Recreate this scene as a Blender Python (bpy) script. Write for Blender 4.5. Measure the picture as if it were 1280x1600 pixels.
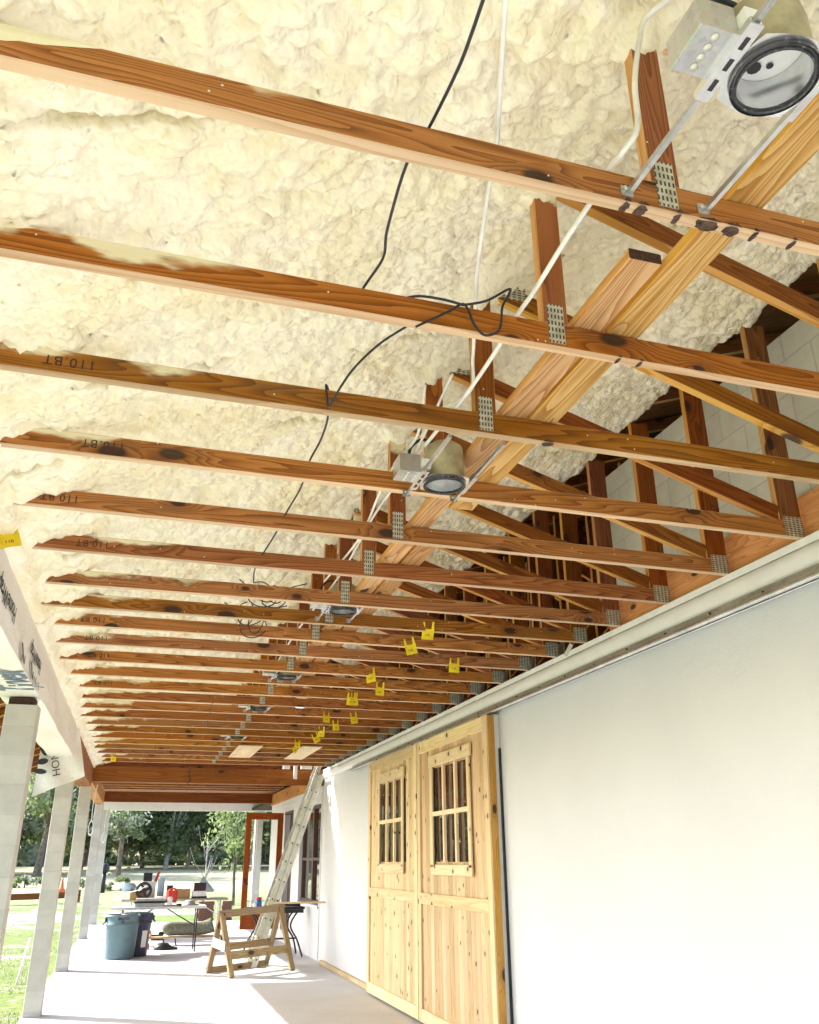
import bpy, math, random
import numpy as np
from mathutils import Vector, Matrix, noise as mn
R_=math.radians
sc=bpy.context.scene
for o in list(bpy.data.objects): bpy.data.objects.remove(o)
# ------------------------------------------------------------------ camera, world, sun, exposure
YAW,PITCH,ROLL,FPX=0.298,0.393,0.007,1311.7
P=[1311.726,0.298,0.393,0.007]
def cam_axes(yaw,pitch,roll):
    cy,sy,cp,sp=math.cos(yaw),math.sin(yaw),math.cos(pitch),math.sin(pitch)
    f=Vector((sy*cp,cy*cp,sp)); r=Vector((cy,-sy,0)); d=f.cross(r)
    c,s=math.cos(roll),math.sin(roll)
    return c*r+s*d, -s*r+c*d, f
cr,cd,cf=cam_axes(YAW,PITCH,ROLL)
cam=bpy.data.cameras.new('camera'); camo=bpy.data.objects.new('camera',cam); sc.collection.objects.link(camo)
M=Matrix((cr,-cd,-cf)).transposed().to_4x4(); camo.matrix_world=M
cam.sensor_fit='VERTICAL'; cam.sensor_height=36; cam.lens=36*FPX/1600; cam.clip_start=.02; cam.clip_end=2000
sc.camera=camo
SUN_EL=33.; SUN_H=(-.83,.56)
az=math.atan2(SUN_H[0],SUN_H[1])
w=bpy.data.worlds.new('World'); sc.world=w; w.use_nodes=True
nt=w.node_tree; bg=nt.nodes['Background']; sk=nt.nodes.new('ShaderNodeTexSky'); sk.sky_type='NISHITA'; sk.sun_disc=False
sk.sun_elevation=R_(SUN_EL); sk.sun_rotation=az%(2*math.pi); sk.dust_density=2.0
nt.links.new(sk.outputs[0],bg.inputs[0]); bg.inputs[1].default_value=.15
sl=bpy.data.lights.new('sun','SUN'); sl.energy=3.3; sl.angle=R_(.53); sl.color=(1,.97,.93)
so=bpy.data.objects.new('sun',sl); sc.collection.objects.link(so)
sd=Vector((SUN_H[0]*math.cos(R_(SUN_EL)),SUN_H[1]*math.cos(R_(SUN_EL)),math.sin(R_(SUN_EL)))).normalized()
so.rotation_euler=sd.to_track_quat('Z','Y').to_euler(); so.location=(-10,20,20)
sc.view_settings.view_transform='Standard'; sc.view_settings.look='None'; sc.view_settings.gamma=1; sc.view_settings.exposure=2.06
sc.render.engine='CYCLES'
sc.cycles.max_bounces=10; sc.cycles.diffuse_bounces=7; sc.cycles.transparent_max_bounces=12
sc.render.resolution_x=819; sc.render.resolution_y=1024

# ------------------------------------------------------------------ measures
H=1.524; W=3.146; FL=-1.562; L=-.98
TY=[1.415,2.051,2.669,3.282,3.901,4.51,5.126,5.625,6.116,6.66,7.262,7.858,8.457,9.058,9.66,10.26,10.86,11.46,12.06,12.66,13.26,13.86,14.46,15.06]
C=sc.collection
# ------------------------------------------------------------------ mesh builder
class MB:
    def __init__(s): s.vo=0; s.v=[];s.f=[];s.uv=[];s.m=[];s.sm=[]
    def face(s,pts,uv=None,m=0,smooth=False):
        b=len(s.v); s.v+= [tuple(p) for p in pts]; s.f.append(tuple(range(b,b+len(pts))))
        s.uv.append(uv or [(p[0],p[1]+p[2]) for p in pts]); s.m.append(m); s.sm.append(smooth)
    def prism(s,prof,O,a,u,n,L,m=0,uo=0,me=None,smooth=False,caps=True):
        # profile points (p,q) in u,n ; extruded along a by L
        N=len(prof); per=[0]
        for i in range(N):
            x0,y0=prof[i];x1,y1=prof[(i+1)%N]; per.append(per[-1]+math.hypot(x1-x0,y1-y0))
        A=[O+u*p+n*q for p,q in prof]; B=[x+a*L for x in A]
        for i in range(N):
            j=(i+1)%N
            mm=m[i] if isinstance(m,(list,tuple)) else m
            s.face([A[i],A[j],B[j],B[i]],[(uo,per[i]+s.vo),(uo,per[i+1]+s.vo),(uo+L,per[i+1]+s.vo),(uo+L,per[i]+s.vo)],mm,smooth)
        if caps:
            e=me if me is not None else (m[0] if isinstance(m,(list,tuple)) else m)
            s.face(A[::-1],[(uo+p*.15,q) for p,q in prof[::-1]],e); s.face(B,[(uo+p*.15,q) for p,q in prof],e)
    def board(s,p0,p1,up,wd,th,mw=0,me=1,uo=None,c=.003):
        p0=Vector(p0);p1=Vector(p1);a=p1-p0;Ln=a.length;a.normalize();up=Vector(up);up=(up-a*up.dot(a)).normalized();n=a.cross(up)
        h=wd/2;t=th/2;c=min(c,t*.4,h*.4)
        prof=[(-h+c,-t),(h-c,-t),(h,-t+c),(h,t-c),(h-c,t),(-h+c,t),(-h,t-c),(-h,-t+c)]
        mats=[mw,me,me,me,mw,me,me,me]
        if uo is None: uo=random.uniform(0,50)
        s.prism(prof,p0,a,up,n,Ln,mats,uo,me)
    def box(s,lo,hi,m=0,c=0):
        lo=Vector(lo);hi=Vector(hi);d=hi-lo
        # along the longest axis
        ax=max(range(3),key=lambda i:d[i]); A=[Vector((1,0,0)),Vector((0,1,0)),Vector((0,0,1))]
        a=A[ax]; u=A[(ax+1)%3]; n=a.cross(u)
        cen=(lo+hi)/2; O=cen-a*d[ax]/2
        du=abs(d.dot(u)); dn=abs(d.dot(n)); h=du/2;t=dn/2
        if c: prof=[(-h+c,-t),(h-c,-t),(h,-t+c),(h,t-c),(h-c,t),(-h+c,t),(-h,t-c),(-h,-t+c)]
        else: prof=[(-h,-t),(h,-t),(h,t),(-h,t)]
        s.prism(prof,O,a,u,n,d[ax],m,random.uniform(0,40))
    def tube(s,pts,r,n=8,m=0,caps=True):
        pts=[Vector(p) for p in pts]; rings=[]; ref=None; ul=[0]
        for i in range(1,len(pts)): ul.append(ul[-1]+(pts[i]-pts[i-1]).length)
        for i,p in enumerate(pts):
            t=(pts[min(i+1,len(pts)-1)]-pts[max(i-1,0)]).normalized()
            if ref is None: ref=Vector((0,0,1)) if abs(t.z)<.9 else Vector((1,0,0))
            x=(ref-t*ref.dot(t)).normalized(); ref=x; y=t.cross(x)
            rr=r[i] if isinstance(r,(list,tuple)) else r
            rings.append([p+(x*math.cos(2*math.pi*k/n)+y*math.sin(2*math.pi*k/n))*rr for k in range(n)])
        b=len(s.v)
        for q in rings: s.v+=[tuple(v) for v in q]
        for i in range(len(pts)-1):
            for k in range(n):
                k2=(k+1)%n
                s.f.append((b+i*n+k,b+i*n+k2,b+(i+1)*n+k2,b+(i+1)*n+k)); s.uv.append([(ul[i],k/n),(ul[i],(k+1)/n),(ul[i+1],(k+1)/n),(ul[i+1],k/n)]); s.m.append(m); s.sm.append(True)
        if caps:
            s.f.append(tuple(b+k for k in range(n))[::-1]); s.uv.append([(0,0)]*n); s.m.append(m); s.sm.append(False)
            e=b+(len(pts)-1)*n; s.f.append(tuple(e+k for k in range(n))); s.uv.append([(0,0)]*n); s.m.append(m); s.sm.append(False)
    def lathe(s,prof,cen,axis=(0,0,1),n=24,m=0):
        # prof: (r, h) open polyline
        cen=Vector(cen);a=Vector(axis).normalized(); x=Vector((1,0,0)) if abs(a.x)<.9 else Vector((0,1,0)); x=(x-a*x.dot(a)).normalized(); y=a.cross(x)
        b=len(s.v); K=len(prof)
        for r,h in prof:
            for k in range(n):
                an=2*math.pi*k/n; s.v.append(tuple(cen+a*h+(x*math.cos(an)+y*math.sin(an))*r))
        for i in range(K-1):
            for k in range(n):
                k2=(k+1)%n
                s.f.append((b+i*n+k,b+i*n+k2,b+(i+1)*n+k2,b+(i+1)*n+k)); s.uv.append([(k/n,prof[i][1]),((k+1)/n,prof[i][1]),((k+1)/n,prof[i+1][1]),(k/n,prof[i+1][1])]); s.m.append(m); s.sm.append(True)
    def build(s,name,mats,parent=None,label=None):
        me=bpy.data.meshes.new(name); me.from_pydata(s.v,[],s.f)
        ul=me.uv_layers.new(name='UVMap'); flat=[c for f in s.uv for p in f for c in p]; ul.data.foreach_set('uv',flat)
        me.polygons.foreach_set('material_index',s.m); me.polygons.foreach_set('use_smooth',s.sm)
        if not isinstance(mats,(list,tuple)): mats=[mats]
        for m in mats: me.materials.append(m)
        me.update(); o=bpy.data.objects.new(name,me); C.objects.link(o)
        if parent: o.parent=parent
        if label: o['label']=label
        return o
def smooth_pts(pts,n=6):
    pts=[Vector(p) for p in pts]; out=[]
    for i in range(len(pts)-1):
        p0=pts[max(i-1,0)];p1=pts[i];p2=pts[i+1];p3=pts[min(i+2,len(pts)-1)]
        for k in range(n):
            t=k/n; out.append(.5*((2*p1)+(-p0+p2)*t+(2*p0-5*p1+4*p2-p3)*t*t+(-p0+3*p1-3*p2+p3)*t**3))
    out.append(pts[-1]); return out
def tag(o,label=None,cat=None,group=None,kind=None):
    if label: o['label']=label
    if cat: o['category']=cat
    if group: o['group']=group
    if kind: o['kind']=kind
    return o
def empty(name,loc=(0,0,0)):
    o=bpy.data.objects.new(name,None); o.empty_display_size=.1; o.location=loc; C.objects.link(o); return o
def copy_tree(o,parent=None):
    c=o.copy(); C.objects.link(c); c.parent=parent
    for ch in list(o.children): copy_tree(ch,c)
    return c
# ------------------------------------------------------------------ materials
class NT:
    def __init__(s,name,rough=.6,metal=0.,spec=.4):
        s.m=bpy.data.materials.new(name); s.m.use_nodes=True; s.t=s.m.node_tree; s.b=s.t.nodes['Principled BSDF']
        s.b.inputs['Roughness'].default_value=rough; s.b.inputs['Metallic'].default_value=metal; s.b.inputs['Specular IOR Level'].default_value=spec
    def n(s,ty,**k):
        x=s.t.nodes.new('ShaderNode'+ty)
        for a,b in k.items(): setattr(x,a,b)
        return x
    def l(s,a,b): s.t.links.new(a,b)
    def val(s,x,inp):
        if isinstance(x,(int,float)): inp.default_value=x
        elif isinstance(x,tuple): inp.default_value=x if len(x)==len(inp.default_value) else (*x,1)
        else: s.l(x,inp)
    def math(s,op,a,b=0.,c=None,clamp=False):
        x=s.n('Math',operation=op,use_clamp=clamp); s.val(a,x.inputs[0]); s.val(b,x.inputs[1])
        if c is not None: s.val(c,x.inputs[2])
        return x.outputs[0]
    def noise(s,vec,scale,detail=4,rough=.5,dist=0,w=None):
        x=s.n('TexNoise'); 
        if w is not None: x.noise_dimensions='4D'; s.val(w,x.inputs['W'])
        if vec is not None: s.l(vec,x.inputs['Vector'])
        x.inputs['Scale'].default_value=scale;x.inputs['Detail'].default_value=detail;x.inputs['Roughness'].default_value=rough;x.inputs['Distortion'].default_value=dist
        return x.outputs[0]
    def map(s,vec,sc=(1,1,1),loc=(0,0,0)):
        x=s.n('Mapping'); s.l(vec,x.inputs[0]); x.inputs['Scale'].default_value=sc; x.inputs['Location'].default_value=loc; return x.outputs[0]
    def ramp(s,f,stops):
        x=s.n('ValToRGB'); s.l(f,x.inputs[0]); e=x.color_ramp.elements
        while len(e)<len(stops): e.new(.5)
        for i,(p,c) in enumerate(stops): e[i].position=p; e[i].color=(*c,1) if len(c)==3 else c
        return x.outputs[0]
    def mix(s,f,a,b,mode='MIX'):
        x=s.n('Mix',data_type='RGBA',blend_type=mode); s.val(f,x.inputs[0]); s.val(a,x.inputs[6]); s.val(b,x.inputs[7]); return x.outputs[2]
    def smooth(s,x,a,b):
        r=s.n('MapRange',interpolation_type='SMOOTHSTEP'); s.val(x,r.inputs[0]); r.inputs[1].default_value=a;r.inputs[2].default_value=b; return r.outputs[0]
    def bump(s,h,st=.3,dist=.01):
        x=s.n('Bump'); s.l(h,x.inputs['Height']); x.inputs['Strength'].default_value=st; x.inputs['Distance'].default_value=dist; s.l(x.outputs[0],s.b.inputs['Normal'])
    def col(s,c): s.val(c,s.b.inputs['Base Color'])
def simple(name,c,rough=.5,metal=0,var=.12,scale=8.,bump=0,spec=.4):
    t=NT(name,rough,metal,spec); g=t.n('NewGeometry').outputs['Position']
    nz=t.noise(g,scale,5,.6); c2=tuple(max(0,x*(1-var*2)) for x in c); c3=tuple(min(1,x*(1+var)) for x in c)
    t.col(t.ramp(nz,[(.3,c2),(.7,c3)]))
    if bump: t.bump(t.noise(g,scale*6,4),bump,.004)
    return t.m
def wood(name,dark,mid,light,knot=.35,rings=13.,rough=.62,smear=None,stain=0.,bump=.25,boards=0.,kx=2.9,ks=.85):
    t=NT(name,rough,0,.3); uv=t.n('UVMap').outputs[0]; oi=t.n('ObjectInfo').outputs['Random']
    off=t.math('MULTIPLY',oi,37.); cb=t.n('CombineXYZ'); t.l(off,cb.inputs[0]); t.l(off,cb.inputs[1])
    va=t.n('VectorMath',operation='ADD'); t.l(uv,va.inputs[0]); t.l(cb.outputs[0],va.inputs[1]); v=va.outputs[0]
    # knots
    vo=t.n('TexVoronoi',feature='F1',voronoi_dimensions='2D'); vm=t.map(v,(kx,6.,1)); t.l(vm,vo.inputs['Vector']); vo.inputs['Scale'].default_value=1.; vo.inputs['Randomness'].default_value=1.
    d=vo.outputs['Distance']; pick=t.n('SeparateColor'); t.l(vo.outputs['Color'],pick.inputs[0])
    on=t.math('LESS_THAN',pick.outputs[0],knot)
    size=t.math('MULTIPLY_ADD',pick.outputs[1],.17*ks,.08*ks)
    kd=t.math('SUBTRACT',1.,t.smooth(t.math('DIVIDE',d,size),.6,1.05)); kd=t.math('MULTIPLY',kd,on)
    halo=t.math('MULTIPLY',t.math('SUBTRACT',1.,t.smooth(t.math('DIVIDE',d,size),.8,3.2)),on)
    n1=t.noise(t.map(v,(.42,6.,1)),1.,2,.45,.25)
    n2=t.noise(t.map(v,(2.5,60.,1)),1.,4,.6)
    h=t.math('ADD',t.math('MULTIPLY',n1,rings*1.9),t.math('MULTIPLY',halo,1.9)); h=t.math('ADD',h,t.math('MULTIPLY',n2,.35))
    ring=t.math('POWER',t.math('FRACT',h),2.2)
    fine=t.noise(t.map(v,(4.,260.,1)),1.,3,.75)
    f=t.math('ADD',t.math('MULTIPLY',ring,.46),t.math('MULTIPLY',fine,.50))
    c=t.ramp(f,[(.12,light),(.40,mid),(.78,dark)])
    tone=t.noise(t.map(v,(.7,3.,1)),1.,2,.5)
    c=t.mix(.55,c,t.ramp(tone,[(.25,(.62,.55,.50)),(.75,(1.15,1.12,1.05))]),'MULTIPLY')
    hv=t.n('HueSaturation'); t.l(c,hv.inputs['Color']); t.l(t.math('MULTIPLY_ADD',t.math('FRACT',t.math('MULTIPLY',oi,7.31)),.42,.78),hv.inputs['Value']); t.l(t.math('MULTIPLY_ADD',t.math('FRACT',t.math('MULTIPLY',oi,3.77)),.022,.492),hv.inputs['Hue']); t.l(t.math('MULTIPLY_ADD',t.math('FRACT',t.math('MULTIPLY',oi,11.3)),.16,.98),hv.inputs['Saturation']); c=hv.outputs[0]
    if boards:
        sv=t.n('SeparateXYZ'); t.l(uv,sv.inputs[0]); wn=t.n('TexWhiteNoise',noise_dimensions='1D'); t.l(t.math('FLOOR',t.math('MULTIPLY',sv.outputs[1],.1)),wn.inputs['W'])
        c=t.mix(boards,c,t.ramp(wn.outputs['Value'],[(.0,(.66,.62,.50)),(.4,(.95,.90,.80)),(.7,(1.0,.98,.95)),(1.,(1.12,1.12,1.14))]),'MULTIPLY')
    c=t.mix(t.math('MULTIPLY',halo,.35),c,tuple(x*.75 for x in dark))
    c=t.mix(t.math('MULTIPLY',kd,.92),c,(.035,.014,.008))
    if stain:
        sn=t.noise(t.map(v,(1.2,6,1),(9,3,0)),1.,5,.7); c=t.mix(t.math('MULTIPLY',t.smooth(sn,.56,.7),stain),c,(.09,.07,.045))
    if smear:
        tc=t.n('TexCoord').outputs['Object']; sx=t.n('SeparateXYZ'); t.l(tc,sx.inputs[0])
        wv=t.math('MULTIPLY',oi,91.)
        if smear=='chord':
            n=t.noise(t.map(tc,(2.6,1,7.)),1.,4,.55,0,wv)
            # left end: the spray overlaps the upper edge of the board and thins out towards the porch middle
            edge=t.math('MULTIPLY_ADD',n,.30,-.145); xx=t.smooth(sx.outputs[0],.95,-.75)
            rnd_=t.math('MULTIPLY',t.math('FRACT',t.math('MULTIPLY',oi,13.7)),.035); lim=t.math('ADD',rnd_,t.math('SUBTRACT',.130,t.math('MULTIPLY',xx,.085))); s_=t.math('SUBTRACT',t.math('ADD',sx.outputs[2],edge),lim)
            k=t.smooth(s_,-.006,.026); k=t.math('MULTIPLY',k,t.smooth(sx.outputs[0],.40,-.05))
        else:
            n=t.noise(t.map(tc,(8,1,8)),1.,4,.55,0,wv); s_=t.math('SUBTRACT',t.math('MULTIPLY_ADD',n,.35,sx.outputs[2]),t.math('MULTIPLY_ADD',t.math('FRACT',t.math('MULTIPLY',oi,5.7)),.22,.60)); k=t.smooth(s_,0.,.06)
        c=t.mix(t.math('MULTIPLY',k,.93),c,(.80,.74,.50))
        fv=t.n('TexVoronoi',voronoi_dimensions='2D'); t.l(t.map(v,(38,38,1)),fv.inputs['Vector']); fv.inputs['Scale'].default_value=1.; fs=t.n('SeparateColor'); t.l(fv.outputs['Color'],fs.inputs[0])
        fk=t.math('MULTIPLY',t.math('LESS_THAN',fs.outputs[0],.018),t.math('LESS_THAN',fv.outputs['Distance'],.11)); c=t.mix(t.math('MULTIPLY',fk,.85),c,(.82,.78,.64))
    t.col(c); t.bump(f,bump,.0015)
    return t.m
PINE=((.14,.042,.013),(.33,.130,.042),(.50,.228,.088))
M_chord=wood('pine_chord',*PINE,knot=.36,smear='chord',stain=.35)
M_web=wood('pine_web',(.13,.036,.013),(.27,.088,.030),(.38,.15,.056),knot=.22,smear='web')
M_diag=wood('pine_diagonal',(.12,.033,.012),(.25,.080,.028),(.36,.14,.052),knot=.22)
M_edge=wood('pine_edge_lit',(.46,.30,.18),(.57,.405,.27),(.65,.49,.35),knot=.02,rings=6,stain=.12)  # light bounced onto the undersides is put into this paler edge colour
M_edgeolit=wood('pine_edge_orange_lit',(.46,.20,.06),(.62,.32,.12),(.72,.44,.20),knot=.08,rings=6)  # lit look of the narrow edges painted in, brighter than the wide faces
M_plank=wood('weathered_plank',(.26,.115,.045),(.44,.24,.11),(.62,.42,.25),knot=.3,stain=.45)
M_endg=simple('dark_end_grain',(.07,.035,.02),.85,0,.3,80)
M_beam=wood('red_beam',(.15,.045,.018),(.23,.070,.027),(.30,.10,.040),knot=.15,rings=5)
M_ledger=wood('ledger_ply',(.42,.18,.05),(.58,.28,.09),(.66,.36,.14),knot=.3)
M_door=wood('knotty_pine_boards',(.66,.45,.24),(.80,.61,.38),(.87,.72,.50),knot=.42,rings=7,rough=.45,bump=.12,boards=.8,kx=4.6,ks=.62)
M_doore=wood('knotty_pine_rails',(.70,.49,.26),(.81,.63,.39),(.87,.72,.50),knot=.3,rings=6,rough=.45,bump=.12,kx=5.,ks=.7)
M_doorside=wood('door_edge',(.36,.16,.05),(.50,.25,.09),(.60,.33,.14),knot=.3)
M_horse=wood('sawhorse_wood',(.20,.13,.07),(.34,.24,.14),(.48,.37,.24),knot=.3,stain=.4)
M_ply=wood('pale_plywood',(.66,.48,.28),(.76,.60,.40),(.82,.70,.52),knot=.1,rings=4)
M_red=wood('red_door_frame',(.30,.055,.02),(.42,.09,.03),(.5,.13,.05),knot=.02,rings=5,rough=.4)
M_dark=simple('unlit_interior',(.045,.025,.017),.9)  # shade of an unlit interior put into the colour
def metal_plate():
    t=NT('toothed_plate',.42,.85); uv=t.n('UVMap').outputs[0]
    s=t.n('SeparateXYZ'); t.l(uv,s.inputs[0])
    u=t.math('FRACT',t.math('MULTIPLY',s.outputs[0],1/.025)); v=t.math('FRACT',t.math('MULTIPLY',s.outputs[1],1/.0125))
    a=t.math('LESS_THAN',t.math('ABSOLUTE',t.math('SUBTRACT',u,.5)),.30); b=t.math('LESS_THAN',t.math('ABSOLUTE',t.math('SUBTRACT',v,.5)),.24)
    k=t.math('MULTIPLY',a,b); nz=t.noise(uv,30,4)
    t.col(t.mix(k,t.ramp(nz,[(.3,(.42,.42,.34)),(.7,(.68,.68,.58))]),(.07,.06,.045)))
    t.b.inputs['Metallic'].default_value=.5; t.bump(t.math('SUBTRACT',1.,k),.5,.002); return t.m
M_plate=metal_plate()
def foam_mat():
    t=NT('spray_foam',.38,0,.5); g=t.n('NewGeometry').outputs['Position']
    n1=t.noise(g,2.2,4,.6,.4); n2=t.noise(g,9.,5,.6)
    c=t.ramp(n1,[(.32,(.865,.775,.515)),(.58,(.93,.875,.70))])
    c=t.mix(t.math('MULTIPLY',t.smooth(n2,.60,.72),.45),c,(.66,.58,.30))
    at=t.n('Attribute'); at.attribute_name='crack'; c=t.mix(t.math('MULTIPLY',at.outputs['Fac'],.75),c,(.36,.27,.06))
    t.col(c)
    vo=t.n('TexVoronoi',feature='SMOOTH_F1'); va=t.n('VectorMath',operation='ADD'); nv=t.n('TexNoise'); t.l(g,nv.inputs['Vector']); nv.inputs['Scale'].default_value=14; sc_=t.n('VectorMath',operation='SCALE'); t.l(nv.outputs[1],sc_.inputs[0]); sc_.inputs['Scale'].default_value=.05
    t.l(g,va.inputs[0]); t.l(sc_.outputs[0],va.inputs[1]); t.l(va.outputs[0],vo.inputs['Vector']); vo.inputs['Scale'].default_value=50
    hh=t.math('ADD',t.math('MULTIPLY',vo.outputs['Distance'],-1.),t.math('MULTIPLY',t.noise(g,60,4),.4))
    t.bump(hh,.62,.011)
    return t.m
M_foam=foam_mat()
def cmu_mat(name,base,dark,sx,off=(0,0,0),axis='x'):
    t=NT(name,.8); g=t.n('NewGeometry').outputs['Position']; s=t.n('SeparateXYZ'); t.l(g,s.inputs[0])
    cb=t.n('CombineXYZ'); t.l(s.outputs[0 if axis=='x' else 1],cb.inputs[0]); t.l(s.outputs[2],cb.inputs[1])
    b=t.n('TexBrick'); t.l(t.map(cb.outputs[0],(1,1,1),off),b.inputs['Vector']); b.inputs['Scale'].default_value=1; b.inputs['Brick Width'].default_value=sx; b.inputs['Row Height'].default_value=.203
    b.inputs['Mortar Size'].default_value=.006; b.inputs['Mortar Smooth'].default_value=.4; b.inputs['Bias'].default_value=0
    b.inputs['Color1'].default_value=(*base,1); b.inputs['Color2'].default_value=(*[x*.86 for x in base],1); b.inputs['Mortar'].default_value=(*dark,1)
    n=t.noise(g,7,6,.65); c=t.mix(.5,b.outputs['Color'],t.ramp(n,[(.3,(.78,.76,.74)),(.7,(1.1,1.1,1.08))]),'MULTIPLY'); t.col(c)
    hh=t.math('ADD',t.math('MULTIPLY',t.math('SUBTRACT',1.,b.outputs['Fac']),1.),t.math('MULTIPLY',t.noise(g,90,3),.5)); t.bump(hh,.5,.006); return t.m
M_cmu=cmu_mat('pier_block',(.61,.58,.53),(.56,.53,.485),7.,(3.3,.09,0))
M_cmuw=cmu_mat('upper_block',(.64,.64,.58),(.50,.50,.45),.406,(0,.05,0),'y')
def stucco():
    t=NT('white_stucco',.75,0,.25); g=t.n('NewGeometry').outputs['Position']; n=t.noise(g,.9,6,.6); n2=t.noise(g,5,5,.7); s=t.n('SeparateXYZ'); t.l(g,s.inputs[0])
    c=t.ramp(n,[(.3,(.62,.63,.65)),(.7,(.68,.69,.705))]); c=t.mix(t.math('MULTIPLY',t.smooth(n2,.68,.78),.45),c,(.58,.57,.54)); t.col(c)
    t.bump(t.math('ADD',t.noise(g,6,6,.7),t.math('MULTIPLY',t.noise(g,70,3),.35)),.22,.012); return t.m
M_wall=stucco()
def concrete():
    t=NT('concrete_slab',.7,0,.3); g=t.n('NewGeometry').outputs['Position']; n=t.noise(g,1.1,7,.65); n2=t.noise(g,14,5,.7)
    c=t.ramp(n,[(.3,(.49,.49,.49)),(.7,(.59,.595,.60))]); c=t.mix(t.math('MULTIPLY',t.smooth(n2,.66,.74),.35),c,(.42,.40,.37)); sp=t.n('TexVoronoi'); t.l(g,sp.inputs['Vector']); sp.inputs['Scale'].default_value=5.; c=t.mix(t.math('MULTIPLY',t.math('LESS_THAN',sp.outputs['Distance'],.055),.6),c,(.28,.23,.17)); t.col(c); t.bump(n2,.15,.004); return t.m
M_floor=concrete()
def grass_mat():
    t=NT('field_ground',.9,0,.1); g=t.n('NewGeometry').outputs['Position']; s=t.n('SeparateXYZ'); t.l(g,s.inputs[0])
    n=t.noise(t.map(g,(.35,.12,1)),1.,6,.65); n3=t.noise(g,.42,8,.78,.8); n2=t.noise(g,7,5,.75)
    green=t.ramp(n2,[(.3,(.10,.15,.035)),(.7,(.24,.29,.10))]); straw=t.ramp(n2,[(.3,(.30,.27,.15)),(.7,(.50,.46,.30))]); sand=t.ramp(n2,[(.3,(.26,.24,.21)),(.65,(.62,.60,.56))])
    far=t.smooth(t.math('MULTIPLY_ADD',n,30.,s.outputs[1]),48.,66.); c=t.mix(far,green,straw)
    near=t.smooth(s.outputs[1],42,34); k=t.math('MULTIPLY',t.smooth(n3,.49,.60),near); c=t.mix(k,c,sand); t.col(c); t.bump(n2,.8,.05); return t.m
M_ground=grass_mat()
def galv(name,c1,c2,rough=.3):
    t=NT(name,rough,.9); g=t.n('NewGeometry').outputs['Position']; v=t.n('TexVoronoi'); t.l(g,v.inputs['Vector']); v.inputs['Scale'].default_value=60
    n=t.noise(g,5,4); c=t.mix(.3,t.ramp(n,[(.3,c1),(.7,c2)]),v.outputs['Color'],'SOFT_LIGHT'); hs=t.n('HueSaturation'); hs.inputs['Saturation'].default_value=.35; t.l(c,hs.inputs['Color']); t.col(hs.outputs[0]); return t.m
M_galv=galv('galvanised_steel',(.40,.41,.41),(.60,.61,.61))
M_flange=galv('track_flange_steel',(.38,.40,.34),(.52,.54,.47),.45)
def ring_mat():
    t=NT('speckled_ring',.28,.8); g=t.n('TexCoord').outputs['Object']; t.col(t.ramp(t.noise(g,95,5,.7),[(.56,(.07,.07,.075)),(.72,(.42,.43,.44))])); return t.m
M_ring=ring_mat(); M_galvl=galv('bright_galvanised_steel',(.55,.57,.58),(.80,.81,.82),.22)
M_alu=simple('aluminium',(.60,.60,.52),.42,.55)
M_canout=simple('housing_can',(.50,.46,.30),.5,.45,.2,12)
M_black=simple('black_plastic',(.02,.02,.022),.45)
M_cable=simple('black_cable',(.022,.024,.03),.5)
M_cablew=simple('white_cable',(.82,.81,.77),.45)
M_blackm=simple('black_steel',(.025,.025,.028),.35,.4)
M_white=simple('white_paint',(.80,.80,.79),.5,0,.03)
M_ink=simple('stamp_ink',(.045,.028,.018),.8)
M_smudge=simple('scorch',(.085,.045,.03),.85,0,.4,60)
M_letter=simple('wrap_ink',(.035,.04,.055),.7)
M_letterb=simple('wrap_ink_light',(.17,.21,.30),.7)
M_yellow=simple('yellow_tag',(.90,.68,.02),.5,0,.08,20)
def wrap_mat():
    t=NT('house_wrap',.6,0,.3); g=t.n('NewGeometry').outputs['Position']; n=t.noise(t.map(g,(3,.9,4)),1.,5,.6,.6); n2=t.noise(g,22,4)
    t.col(t.ramp(n,[(.3,(.74,.70,.66)),(.7,(.84,.82,.79))])); t.bump(t.math('ADD',n,t.math('MULTIPLY',n2,.15)),.55,.03); return t.m
M_wrap=wrap_mat()
M_teal=simple('teal_plastic',(.10,.165,.19),.45,0,.06,5)
M_navy=simple('navy_plastic',(.05,.055,.10),.45,0,.06,5)
M_redp=simple('red_plastic',(.62,.04,.03),.4)
M_blue=simple('blue_plastic',(.05,.13,.50),.4)
M_lblue=simple('light_blue_cloth',(.40,.53,.62),.8)
M_orange=simple('orange_plastic',(.75,.16,.03),.5)
M_card=simple('cardboard',(.48,.28,.11),.85,0,.1,5)
M_paper=simple('white_paper',(.82,.82,.80),.8,0,.04)
M_grey=simple('grey_lid',(.45,.44,.42),.6)
M_tabletop=simple('table_plastic',(.74,.73,.70),.5,0,.05)
M_rug=simple('rolled_rug',(.20,.20,.14),.95,0,.3,30,.5)
M_brick=simple('brown_brick',(.22,.10,.08),.9,0,.3,25,.5)
M_bark=simple('bark',(.16,.13,.10),.9,0,.3,6,.6)
M_barkl=simple('pale_bark',(.40,.38,.34),.9,0,.25,6,.6)
def leafm(name,c,tr=.5):
    t=NT(name,.7,0,.15); oi=t.n('NewGeometry').outputs['Position']; n=t.noise(oi,.9,4,.6); c2=tuple(x*.65 for x in c)
    cc=t.ramp(n,[(.35,c2),(.65,c)]); t.col(cc)
    tl=t.n('BsdfTranslucent'); t.l(cc,tl.inputs[0]); mx=t.n('MixShader'); mx.inputs[0].default_value=tr
    t.l(t.b.outputs[0],mx.inputs[1]); t.l(tl.outputs[0],mx.inputs[2]); t.l(mx.outputs[0],t.t.nodes['Material Output'].inputs[0]); return t.m
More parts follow.
